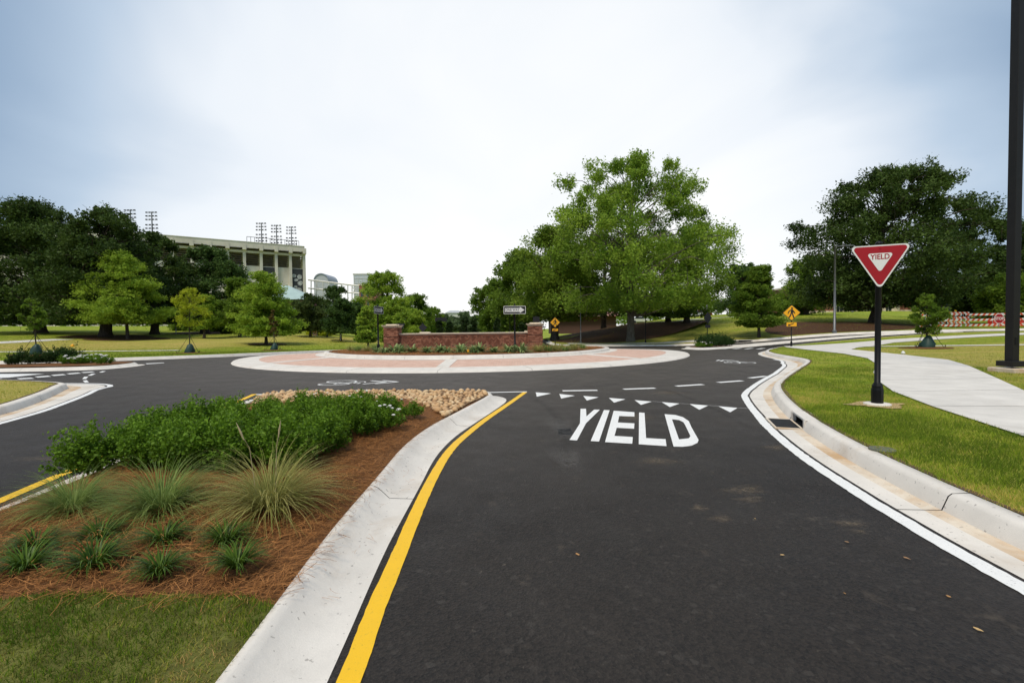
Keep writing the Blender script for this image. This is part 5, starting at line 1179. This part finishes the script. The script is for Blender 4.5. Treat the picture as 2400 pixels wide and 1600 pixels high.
# --- plain posts and lamp poles
def pole(name, px, Y, ytop, label, r, m, cat='pole', arm=None):
    x = at(px, 770, Y).x; z = gz(x, Y) + .15; t = thing(name, label, cat, (x, Y, z)); h = at(px, ytop, Y).z - z
    mb = MB(); mb.tube([(0, 0, -.1), (0, 0, h)], [r, r * .85], 12); mb.build('shaft', m, t, True); mb = MB(); mb.lathe([(r * 1.9, 0), (r * 1.9, .2), (r * 1.3, .26)], 10); mb.build('base', m, t)
    if arm:
        mb = MB(); mb.tube([(0, 0, h - .08), (arm, 0, h)], r * .5, 8); mb.build('arm', m, t, True); mb = MB(); mb.box(arm + (.35 if arm > 0 else -.35), 0, h, .7, .28, .10); mb.build('lamp_head', m, t, bevel=.02)
    return t
pole('street_lamp', 1956, 41.5, 576, 'slender grey lamp pole on the mulch left of the yield sign', .10, GREYM, 'street lamp', .9)
pole('street_lamp', 1361, 51.5, 668, 'thin grey pole under the tallest tree', .055, GREYM)
pole('sign_post', 1513, 48, 728, 'thin black post at the kerb right of the tallest trunk', .045, BLACK)
pole('street_lamp', 1195, 60, 722, 'thin black pole behind the right part of the wall', .05, BLACK)
pole('lamp_post', 1998, 95, 706, 'small grey lamp post on the far lawn', .12, GREYM)
pole('lamp_post', 1657, 88, 640, 'tall grey pole rising behind the diamond sign back', .12, GREYM, 'street lamp')
t = pole('globe_lamp', 766, 68, 745, 'black lamp post with white globe and red banner below the stadium', .07, BLACK, 'street lamp'); hh = at(766, 745, 68).z - gz(at(766, 770, 68).x, 68) - .15
mb = MB(); mb.lathe([(.10, 0), (.20, .15), (.22, .32), (.16, .52), (.05, .62), (.03, .75)], 14); o = mb.build('globe', plain('white_globe', (.85, .85, .82), .3), t, True); o.location = (0, 0, hh)
mb = MB(); mb.box(.30, 0, hh - 1.3, .5, .02, 1.5); mb.build('banner', plain('faded_red_banner', (.40, .16, .14), .8, 0, .3), t)
pole('lamp_post', 412, 66, 757, 'thin pale pole under the oaks on the left', .06, GALV)
# --- tall square bronze pole, right edge
pb = (at(2373, 770, 12.4).x, 12.4); pz = gz(*pb) + .15
t = thing('square_light_pole', 'tall square dark bronze pole on a concrete footing at the right edge', 'light pole', (pb[0], pb[1], pz), math.radians(4))
mb = MB(); mb.box(0, 0, .04, .66, .66, .16); mb.build('footing', CONC_S, t, bevel=.02)
mb = MB(); mb.box(0, 0, .235, .46, .40, .15); mb.build('base_cover', BRONZE, t, bevel=.01)
mb = MB(); mb.box(0, 0, 6.3, .20, .20, 12.2); mb.build('shaft', BRONZE, t, bevel=.012)
mb = MB(); mb.box(0, -.106, .85, .085, .012, .19); mb.build('hand_hole_cover', BLACK, t, bevel=.004)
mb = MB(); mb.box(.45, 0, 12.3, 1.1, .34, .14); mb.build('lamp_head', BRONZE, t, bevel=.02)

# ================================================================== BARRICADES on the closed road
OR = plain('barricade_red', (.62, .075, .020), .5, 0, .08); BW = plain('barricade_white', (.72, .71, .68), .5, 0, .06)
def barricade(x, y, rz, w_, label, slope=1, mirror=1, legs=True, light=0, zo=0.0):
    z = gz(x, y) + zo; t = thing('road_barricade', label, 'barricade', (x, y, z), rz, 'striped road barricades')
    for zz in (.38, .88, 1.38):
        mb = MB(); mb.box(0, 0, zz, w_, .03, .20); r_ = mb.build('rail', BW, t)
        n = int(w_ / .46)
        for k in range(n):
            u = -w_ / 2 + (k + .25) * w_ / n; d = .09 * mirror * slope; mb = MB()
            P_ = [(u - d, zz - .10), (u + .23 - d, zz - .10), (u + .23 + d, zz + .10), (u + d, zz + .10)]; P_ = [(min(max(a, -w_ / 2), w_ / 2), b) for a, b in P_]
            mb.prism(P_, -.0185, -.0155); mb.build('stripe', OR, r_)
    for sx in (-.36, .36):
        mb = MB(); mb.box(sx * w_, .03, .75, .05, .03, 1.5); mb.build('upright', GALV, t); mb = MB(); mb.box(sx * w_, .03, .03, .06, 1.2, .05); mb.build('foot', GALV, t)
        if legs: mb = MB(); mb.lathe([(.22, .05), (.24, .09), (.2, .15), (.05, .16)], 12); o = mb.build('sandbag', plain('sand_bag', (.25, .22, .2), .9), t, True); o.location = (sx * w_, .03, 0); o.scale = (1.6, 1, .6)
    for k in range(light):
        mb = MB(); mb.lathe([(.02, 0), (.09, .04), (.09, .14), (.05, .18)], 10); o = mb.build('warning_light', plain('amber_lens', (.75, .50, .03), .3), t, True); o.location = (-w_ * .25 + k * w_ * .4, 0, 1.49)
    return t
def bp(px, Y): return at(px, 770, Y).x
barricade(bp(2205, 43), 43, .03, 4.1, 'front striped road barricade nearest the sapling')
barricade(bp(2300, 43.4), 43.4, -.06, 2.9, 'front striped road barricade behind the stop sign')
barricade(bp(2225, 47), 47, .05, 4.3, 'rear striped road barricade with two amber lights', light=2, slope=-1)
barricade(bp(2375, 44), 44, .0, 3.0, 'striped road barricade behind the tall square pole', slope=-1)
sx_ = bp(2341, 42.2); t = thing('stop_sign', 'red octagonal stop sign standing before the barricades', 'traffic sign', (sx_, 42.2, gz(sx_, 42.2) + .02)); zc_ = at(2341, 747, 42.2).z - gz(sx_, 42.2)
mb = MB(); mb.tube([(0, 0, 0), (0, 0, zc_ + .4)], .03, 8); mb.build('post', GALV, t)
O8 = [(.50 * math.cos(math.pi / 8 + k * math.pi / 4), zc_ + .50 * math.sin(math.pi / 8 + k * math.pi / 4)) for k in range(8)]
face(O8, -.045, SWHITE, 'plate', t, .004, 0); face([(a * .91, zc_ + (b - zc_) * .91) for a, b in O8], -.0465, RED, 'red_field', t, .0012, 0); text_part('STOP', .36, SWHITE, t, (0, -.048, zc_), off=.008, sx=.92)
WB = plain('red_plastic', (.62, .035, .02), .4, 0, .06)
for k, (px, lab) in enumerate(((2338, 'red plastic water-filled barrier left of the square pole'), (2392, 'red plastic water-filled barrier at the right edge'))):
    x, y = bp(px, 45.5), 45.5; t = thing('water_barrier', lab, 'barrier', (x, y, gz(x, y)), .05, 'red plastic barriers')
    mb = MB(); P_ = [(-.9, 0), (.9, 0), (.9, .22), (.8, .30), (.75, .95), (-.75, .95), (-.8, .30), (-.9, .22)]; mb.prism(P_, -.25, .25); mb.build('body', WB, t, bevel=.03)
    mb = MB(); mb.box(0, 0, .10, 1.84, .62, .18); mb.build('skirt', WB, t, bevel=.03)
    for zz in (.45, .75):
        mb = MB(); mb.box(0, -.262, zz, 1.4, .03, .10); mb.build('ridge', WB, t, bevel=.008)
x, y = bp(738, 66), 66; t = thing('panel_barricade', 'small striped panel barricade standing on the lawn below the stadium', 'barricade', (x, y, gz(x, y) + .15))
for zz in (.35, .78, 1.2):
    mb = MB(); mb.box(0, 0, zz, .62, .04, .27); r_ = mb.build('panel', BW, t)
    for k in range(2): mb = MB(); mb.prism([(-.28 + k * .3, zz - .13), (-.12 + k * .3, zz - .13), (-.02 + k * .3, zz + .13), (-.18 + k * .3, zz + .13)], -.0235, -.0205); mb.build('stripe', OR, r_)
for sx in (-.26, .26): mb = MB(); mb.box(sx, .04, .65, .05, .04, 1.3); mb.build('leg', GALV, t)
x, y = bp(801, 59.6), 59.6; mb = MB(); mb.box(0, 0, 1.55, .62, .04, .42); mb.box(-.2, .03, .75, .05, .05, 1.5); o = mb.build('lawn_notice', SWHITE); o.location = (x, y, gz(x, y) + .15); tag(o, 'small white notice board in front of the dark round tree', 'notice')
mb = MB(); mb.lathe([(.05, 0), (.045, .05), (.02, .09)], 10); p = G(2117, 830, .15); o = mb.build('lawn_marker', SWHITE, None, True); o.location = p; o.scale = (1.6, 1.6, 1.6); tag(o, 'small white marker on the dry grass beside the sidewalk', 'marker')
mb = MB(); mb.lathe([(.09, 0), (.08, .04), (.03, .07)], 10); p = G(170, 812, .15); o = mb.build('lawn_flag', SYEL, None, True); o.location = p; o.scale = (1.7, 1.7, 3); tag(o, 'small yellow marker on the left lawn', 'marker')
p = isl(1097, 828); mb = MB(); mb.box(0, 0, .12, .09, .01, .10); mb.tube([(-.04, 0, 0), (-.04, 0, .17)], .004, 5); o = mb.build('yellow_flag', SYEL); o.location = p; tag(o, 'tiny yellow flag in front of the brick wall', 'flag')
# kerb openings of the far drains
for px, off_ in ((1352, 0), (1708, 0), (1737, 0)):
    q = min(B_NE, key=lambda b: abs((b[0] / b[1]) * F + CX - px) + (0 if b[1] > 38 else 999)); i_ = B_NE.index(q); t_ = np.array(B_NE[i_ + 1]) - np.array(q)
    o = thing('kerb_inlet', {1352: 'dark drain opening in the far kerb left of the thin black post', 1708: 'dark drain opening in the far kerb beside the far right island', 1737: 'dark drain opening in the far kerb below the small oak'}[px], 'storm drain', (q[0], q[1], gz(*q)), math.atan2(t_[1], t_[0]), 'far kerb drains')
    mb = MB(); mb.box(0, -.06, .11, 1.5, .34, .17); mb.build('opening', DARK, o); mb = MB(); mb.box(0, -.06, .225, 1.8, .42, .05); mb.build('top_slab', CONC, o)

# ================================================================== STADIUM
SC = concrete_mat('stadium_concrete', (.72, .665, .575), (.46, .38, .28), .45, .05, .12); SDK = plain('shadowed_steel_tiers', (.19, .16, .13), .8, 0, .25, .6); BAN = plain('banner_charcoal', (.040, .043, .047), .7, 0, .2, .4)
PALE = plain('banner_pale_print', (.42, .43, .42), .8, 0, .4, 1.2); TEAL = plain('pale_teal_roof', (.38, .50, .48), .5, .2, .1, .4); OFFW = plain('offwhite_steel', (.66, .65, .62), .5, .1, .08)
st = thing('stadium', 'large concrete football stadium stand with dark tiers and banners behind the left trees', 'stadium')
def fac(px):
    D = 40 * F / float(np.interp(px, [-150, 0, 365, 722], [256, 250, 227, 194])); return np.array([(px - CX) / F * D, D])
ZB = 1.5
cols = [-100, -40, 24, 86, 146, 203, 258, 312, 362, 410, 456, 498, 539, 578, 617, 652, 685, 717]
pts_ = [fac(p) for p in cols]
for i_, p in enumerate(pts_):
    q = pts_[min(i_ + 1, len(pts_) - 1)] - pts_[max(i_ - 1, 0)]; q /= np.linalg.norm(q); nrm_ = np.array([-q[1], q[0]])   # away from the viewer
    if nrm_[1] < 0: nrm_ = -nrm_
    a = math.atan2(q[1], q[0]); mb = MB(); mb.box(p[0], p[1], 19 + ZB, 1.15, 1.3, 39, rz=a); mb.build('column', SC, st)
    mb = MB(); mb.box(p[0] - nrm_[0] * 1.0, p[1] - nrm_[1] * 1.0, 38.0 + ZB, 1.5, 2.6, 2.6, rz=a); mb.build('bracket', SC, st)
    r0_ = np.array([p[0], p[1], 37.2 + ZB]); r1_ = np.array([p[0] + nrm_[0] * 9, p[1] + nrm_[1] * 9, 29.8 + ZB]); mb = MB()
    mb.tube([r0_, r1_], [.9, .9], 4); mb.build('raker', SC, st)
    if i_ == len(pts_) - 1: break
    p2 = pts_[i_ + 1]; m_ = (p + p2) / 2; L_ = np.linalg.norm(p2 - p); d_ = (p2 - p) / L_; a2 = math.atan2(d_[1], d_[0]); n2 = np.array([-d_[1], d_[0]]); n2 = n2 if n2[1] > 0 else -n2
    P3 = lambda v, z: (m_[0] + n2[0] * v, m_[1] + n2[1] * v, z + ZB)
    mb = MB(); mb.box(*P3(-1.9, 38.9), L_ + .02, .5, 2.4, rz=a2); mb.build('fascia_panel', SC, st)
    mb = MB(); mb.box(*P3(-1.9, 40.2), L_ + .02, .8, .25, rz=a2); mb.build('coping', SC, st)
    mb = MB(); mb.box(*P3(.1, 36.2), L_ - 1.16, .9, 1.1, rz=a2); mb.build('ring_beam', SC, st)
    for k in range(9):
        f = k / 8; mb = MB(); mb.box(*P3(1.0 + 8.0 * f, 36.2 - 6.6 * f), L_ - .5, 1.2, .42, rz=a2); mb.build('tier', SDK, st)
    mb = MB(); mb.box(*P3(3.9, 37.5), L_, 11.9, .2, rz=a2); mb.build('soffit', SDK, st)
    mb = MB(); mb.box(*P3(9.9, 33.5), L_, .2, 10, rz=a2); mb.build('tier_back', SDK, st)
    mb = MB(); mb.box(*P3(.9, 14.5), L_ - 1.16, .5, 31, rz=a2); mb.build('wall_panel', SC, st)
    if cols[i_] in (539, 617, 685, 146, 258, 410):
        mb = MB(); mb.box(*P3(.5, 23.2), L_ - 1.3, .1, 13, rz=a2); bn = mb.build('banner', BAN, st); M_ = Matrix.Translation(P3(.43, 0)) @ Matrix.Rotation(a2, 4, 'Z')
        if cols[i_] == 685:
            for (u, z, s_) in ((-1.6, 26.3, 1.0), (.9, 26.0, 1.3), (-.6, 24.4, .9), (1.2, 23.0, 1.2), (.4, 19.6, 1.4), (-.9, 21.2, .8), (1.3, 18.2, .9)):
                mb = MB(); r_ = random.Random(int(z * 10)); Q = [(u + s_ * (.7 + .5 * r_.random()) * math.cos(k * .785), z + s_ * (.7 + .5 * r_.random()) * .9 * math.sin(k * .785)) for k in range(8)]; mb.prism(Q, -.02, .0, M_); mb.build('printed_shape', PALE, bn)
        if cols[i_] == 617:
            for Q in ([(-1.6, 27.2), (-.9, 27.2), (-.9, 25.6), (-.3, 25.6), (-.3, 26.6), (.3, 26.6), (.3, 25.6), (.9, 25.6), (.9, 27.2), (1.6, 27.2), (1.6, 24.8), (-1.6, 24.8)],):
                mb = MB(); mb.prism(Q[::-1], -.02, .0, M_); mb.build('emblem', SWHITE, bn)
        if cols[i_] == 539:
            Q = [(.6 + 1.9 * math.cos(u), 26.0 + 1.0 * math.sin(u)) for u in np.linspace(0, 6.283, 17)[:-1]]; mb = MB(); mb.prism(Q, -.02, .0, M_); mb.build('printed_shape', plain('tan_print', (.42, .25, .17), .8), bn)
# railing on the roof edge
for a_, b_ in ((585, 612), (621, 648), (656, 682), (690, 706)):
    pa, pb_ = fac(a_), fac(b_); t = thing('roof_railing', {585: 'metal railing on the stadium edge left of the first floodlight', 621: 'metal railing between first and second right floodlights', 656: 'metal railing between second and third right floodlights', 690: 'short metal railing at the stadium corner'}[a_], 'railing', (pa[0], pa[1], 40.3 + ZB), 0, 'stadium roof railings')
    d_ = pb_ - pa; mb = MB(); mb.tube([(0, 0, 2.6), (d_[0], d_[1], 2.6)], .12, 6); mb.build('top_rail', GREYM, t)
    for k in range(4): f = k / 3; mb = MB(); mb.tube([(d_[0] * f, d_[1] * f, 0), (d_[0] * f, d_[1] * f, 2.6)], .10, 6); mb.build('post', GREYM, t)
# floodlight masts
lm = MB(); lm.box(0, 0, 0, .66, .5, .42); lamp_me = bpy.data.meshes.new('lamp'); lamp_me.from_pydata(lm.v, [], lm.f); lamp_me.materials.append(plain('lamp_housing', (.045, .05, .058), .5))
for k, (px, y0_, y1_) in enumerate(((617, 522, 573), (652, 527, 575), (687, 531, 578), (361, 496, 552), (311, 491, 552), (264, 487, 552))):
    b = fac(px); D = b[1] + 1; top = at(px, y0_, D).z; t = thing('floodlight_mast', ['first', 'second', 'third', 'nearest visible', 'half-hidden middle', 'mostly hidden leftmost'][k] + (' of the three stadium floodlights over the right corner' if k < 3 else ' of the stadium floodlights above the dark oaks'), 'floodlight', (b[0], D, 39.5 + ZB), 0, 'stadium floodlights')
    h = top - 39.5 - ZB; s_ = (19 if k < 3 else 23) / 5 / F * D / 4.6 * 4; mb = MB(); mb.tube([(0, 0, 0), (0, 0, h)], [.28, .18], 8); mb.build('mast', GREYM, t)
    for r_ in range(6):
        zz = h - .3 - r_ * 1.45 - (.7 if r_ > 2 else 0); wd = 4.6 * (1 + .03 * r_); mb = MB(); mb.box(0, 0, zz - .3, wd, .12, .08); mb.build('crossarm', GREYM, t)
        for c in range(4):
            o = bpy.data.objects.new('lamp', lamp_me); col.objects.link(o); o.parent = t; o.location = (-wd / 2 + .4 + c * (wd - .8) / 3, -.3, zz); o.rotation_euler = (.35, 0, 0)
# pavilion roof below the stadium
D = 150; t = thing('pavilion', 'pavilion with pale teal hipped roof and red-brown frieze at the stadium foot', 'building', (at(660, 770, D).x, D, at(660, 705, D).z - 6))
wd = 14; mb = MB(); mb.add([(-wd, -4, 6.2), (wd * .78, -4, 6.2), (wd * .78, 8, 6.2), (-wd, 8, 6.2), (-wd * .35, 2, 11.2), (wd * .12, 2, 11.2)], [(0, 1, 5, 4), (1, 2, 5), (2, 3, 4, 5), (3, 0, 4), (3, 2, 1, 0)]); mb.build('roof', TEAL, t)
mb = MB(); mb.box(-1.3, 2, 5.2, wd * 1.6, 10, 1.9); mb.build('frieze', plain('maroon_frieze', (.20, .05, .04), .7), t); mb = MB(); mb.box(-1.3, 2, 0, wd * 1.5, 9, 8.4); mb.build('wall', OFFW, t)
# white steel walkway and buildings right of the stadium
D = 235; P_ = lambda px, py: at(px, py, D)
t = thing('steel_walkway', 'white steel truss walkway sloping down from the stadium corner', 'walkway')
for A_, B_, r_ in (((722, 655), (845, 670), .32), ((722, 675), (845, 688), .42), ((722, 703), (845, 706), .3), ((722, 656.5), (845, 671.5), .2)):
    mb = MB(); mb.tube([P_(*A_), P_(*B_)], r_, 6); mb.build('chord', OFFW, t)
for px in (729, 742, 757, 771, 785, 800, 815, 825, 836, 844):
    f = (px - 722) / 123; mb = MB(); mb.tube([P_(px, 655 + 15 * f), P_(px, 720)], .28, 6); mb.build('post', OFFW, t)
for a_, b_, s_ in ((740, 748, 1), (825, 836, 1), (836, 825, 1), (826, 842, -1), (842, 826, -1)):
    f = (a_ - 722) / 123; mb = MB(); mb.tube([P_(a_, (658 if s_ > 0 else 690) + 15 * f), P_(b_, (676 if s_ > 0 else 704) + 13 * f)], .2, 5); mb.build('brace', OFFW, t)
D = 290; c = at(757, 645, D); t = thing('domed_building', 'grey barrel-roofed building behind the steel walkway', 'building', (c.x, D, 0)); w_ = 34 / F * D / 2
arc = [(w_ * math.cos(u), at(757, 660, D).z + (at(757, 643, D).z - at(757, 660, D).z) * math.sin(u)) for u in np.linspace(0, math.pi, 15)]
mb = MB(); mb.prism([(-w_, 0)] + [(a, b) for a, b in arc[::-1]] + [(w_, 0)], -3, 12); mb.build('shell', plain('pale_grey_panel', (.50, .52, .54), .5, .2, .06, .2), t)
mb = MB(); mb.prism([(a * 1.02, b + .4) for a, b in arc] + [(a * .97, b - .3) for a, b in arc[::-1]], -3.4, 12.4); mb.build('barrel_roof', plain('blue_grey_roof', (.27, .31, .37), .5, .2, .06, .2), t)
c = at(857, 642, D); t = thing('office_block', 'pale glassy block rising behind the yellowish-green tree', 'building', (c.x, D, 0)); zt = at(857, 641, D).z; w_ = 58 / F * D
mb = MB(); mb.box(0, 6, zt / 2, w_, 12, zt); mb.build('shell', plain('pale_glass_wall', (.56, .60, .63), .3, .1, .08, .15), t, bevel=.2); mb = MB(); mb.box(0, 6, zt - .3, w_ + .5, 12.5, .9); mb.build('parapet', OFFW, t)
for k in range(7):
    mb = MB(); mb.box(-w_ / 2 + .6 + k * (w_ - 1.2) / 6, -.08, zt / 2 - 1, .22, .2, zt - 2.4); mb.build('mullion', OFFW, t)
for k in range(4):
    mb = MB(); mb.box(0, -.06, zt - 3 - k * 3.2, w_ - .6, .16, .22); mb.build('floor_band', OFFW, t)
D = 200; c = at(862, 700, D); t = thing('brick_tower', 'red brick block half hidden behind the yellowish-green tree', 'building', (c.x, D, 0)); zt = at(862, 668, D).z; w_ = 40 / F * D
BT = plain('far_red_brick', (.29, .115, .08), .85, 0, .15, 1.2); mb = MB(); mb.box(0, 5, zt / 2, w_, 10, zt); mb.build('wall', BT, t); mb = MB(); mb.box(0, 5, zt + .2, w_ + .5, 10.5, .5); mb.build('coping', STONE, t)
for r_ in range(3):
    for k in range(3): mb = MB(); mb.box(-w_ / 3 + k * w_ / 3, -.03, zt - 4 - r_ * 4, 1.1, .1, 2.0); mb.build('window', plain('far_glass', (.05, .06, .07), .15), t)
# long brick building on the right
D = 112; GL = plain('window_glass', (.035, .042, .048), .12, 0, .1); xa, xb = at(1862, 770, D).x, at(2420, 770, D).x; zg = gz((xa + xb) / 2, D) - .3
t = thing('brick_school_building', 'long low red brick building with pale door bays behind the right oak', 'building', (xa, D, zg)); W_ = xb - xa
mb = MB(); mb.box(W_ / 2, 6, 3, W_, 12, 6.6); mb.build('wall', BT, t); mb = MB(); mb.box(W_ / 2, 6, 6.45, W_ + .6, 12.6, .4); mb.build('parapet', STONE, t); mb = MB(); mb.box(W_ / 2, -.12, .25, W_, .2, .5); mb.build('plinth', STONE, t)
for px in (1904, 1922):
    u = at(px, 770, D).x - xa; mb = MB(); mb.box(u, -.06, 2.2, 1.5, .2, 1.5); wn_ = mb.build('window', OFFW, t); 
    for sx in (-.35, .35): mb = MB(); mb.box(u + sx, -.19, 2.2, .62, .05, 1.3); mb.build('pane', GL, wn_)
for px in (1966, 1984, 2016, 2037, 2058, 2080):
    u = at(px, 770, D).x - xa; mb = MB(); mb.box(u, -.08, 1.6, 1.7, .24, 3.1); dr = mb.build('door', OFFW, t)
    for sx in (-.4, .4): mb = MB(); mb.box(u + sx, -.22, 1.55, .66, .06, 2.7); mb.build('pane', GL, dr)
for px in (1993, 2003, 2026, 2047, 2069, 2092, 2102):
    u = at(px, 770, D).x - xa; mb = MB(); mb.box(u, -.10, 2.2, 1.0, .32, 4.2); mb.build('pilaster', STONE, t)
for px in range(2125, 2420, 22):
    u = at(px, 770, D).x - xa; mb = MB(); mb.box(u, -.06, 2.3, 1.3, .2, 1.7); wn_ = mb.build('window', OFFW, t); mb = MB(); mb.box(u, -.18, 2.3, 1.1, .06, 1.5); mb.build('pane', GL, wn_)
# house with tiled roof glimpsed under the trees
D = 92; c = at(1370, 770, D); z = gz(c.x, D); t = thing('tiled_house', 'low building with faded red roof glimpsed under the trees behind the bank', 'building', (c.x, D, z)); ze = at(1370, 741, D).z - z; zr = at(1370, 722, D).z - z
mb = MB(); mb.box(0, 5, ze / 2, 13, 9, ze); mb.build('wall', plain('dark_brick', (.10, .05, .04), .9), t); mb = MB(); mb.add([(-7.2, -.6, ze), (7.2, -.6, ze), (7.2, 10.6, ze), (-7.2, 10.6, ze), (-4.5, 5, zr + .8), (4.5, 5, zr + .8)], [(0, 1, 5, 4), (1, 2, 5), (2, 3, 4, 5), (3, 0, 4), (3, 2, 1, 0)]); mb.build('roof', plain('faded_red_roof', (.42, .22, .17), .8, 0, .2, 3), t)
# pale roof on the far hill
D = 420; c = at(1063, 733, D); t = thing('distant_hall', 'pale distant roof on the horizon in the gap between the trees', 'building', (c.x, D, 0)); mb = MB(); mb.box(0, 5, c.z / 2, 14, 10, c.z); mb.build('wall', OFFW, t); mb = MB(); mb.add([(-8, -1, c.z), (8, -1, c.z), (8, 11, c.z), (-8, 11, c.z), (-4, 5, c.z + 2.4), (4, 5, c.z + 2.4)], [(0, 1, 5, 4), (1, 2, 5), (2, 3, 4, 5), (3, 0, 4), (3, 2, 1, 0)]); mb.build('roof', plain('grey_roof', (.42, .44, .46), .6), t)
# parked cars glimpsed on the rise
CP = [plain('car_paint_%d' % k, c, .25, .2, .03) for k, c in enumerate(((.72, .72, .71), (.10, .12, .15), (.62, .63, .64), (.75, .75, .74), (.30, .05, .04)))]; TY = plain('tyre', (.015, .015, .015), .8)
for k, (px, Y, lab) in enumerate(((1497, 96, 'white parked car glimpsed right of the tallest trunk'), (1592, 97, 'dark parked car on the rise behind the bank'), (1607, 97.5, 'silver parked car second in the row on the rise'), (1626, 98, 'white parked car third in the row on the rise'), (1644, 98.5, 'reddish parked car at the right end of the row on the rise'))):
    x = at(px, 770, Y).x; t = thing('parked_car', lab, 'car', (x, Y, gz(x, Y) + .12), .2, 'cars parked on the rise'); mb = MB()
    mb.prism([(-2.1, .35), (2.1, .35), (2.15, .75), (1.9, .92), (.95, 1.0), (.45, 1.42), (-1.0, 1.45), (-1.75, 1.0), (-2.15, .9)], -.85, .85); mb.build('body', CP[k], t, bevel=.08)
    mb = MB(); mb.prism([(.88, 1.0), (.42, 1.36), (-.95, 1.38), (-1.55, 1.02)], -.87, .87); mb.build('side_glass', GL, t)
    for sx in (-1.3, 1.3):
        for sy in (-.78, .78): mb = MB(); mb.lathe([(.32, -.1), (.32, .1)], 14); w_ = mb.build('wheel', TY, t); w_.rotation_euler = (math.pi / 2, 0, 0); w_.location = (sx, sy, .32)
# fallen leaves on the asphalt
LFB = [plain('dead_leaf_%d' % k, c, .8, 0, .2, 40) for k, c in enumerate(((.42, .22, .08), (.50, .33, .14), (.30, .17, .08)))]
R = random.Random(17); LLAB = []
for k, (px, py, s) in enumerate(((1354, 1299, 1.0), (1833, 1300, .8), (1985, 1270, 1.2), (2223, 1397, 1.0), (2292, 1475, 1.2), (2125, 1308, 1.2), (1980, 1390, .6), (1770, 1215, .7))):
    p = G(px, py, .006); mb = MB(); n = 8; Q = [(.015 * s * math.cos(u) * (1 + .25 * R.uniform(-1, 1)), 0.009 * s * math.sin(u), .006 * s * abs(math.cos(u * .5)) * R.uniform(.4, 1)) for u in np.linspace(0, 6.283, n + 1)[:-1]]
    mb.add(Q + [(0, 0, .002)], [(i_, (i_ + 1) % n, n) for i_ in range(n)]); o = mb.build('dead_leaf', LFB[k % 3]); o.location = p; o.rotation_euler = (0, 0, R.uniform(0, 6))
    tag(o, ['small orange dead leaf alone in the middle of the near lane', 'tiny dead leaf right of the lane middle', 'curled tan dead leaf on the right side of the lane', 'tan dead leaf close to the right white line', 'larger tan dead leaf near the bottom right corner', 'thin curled twig-like leaf beside the right white line', 'tiny pale leaf low in the right half of the lane', 'tiny leaf below the letters of the lane word'][k], 'leaf', 'dead leaves on the lane')
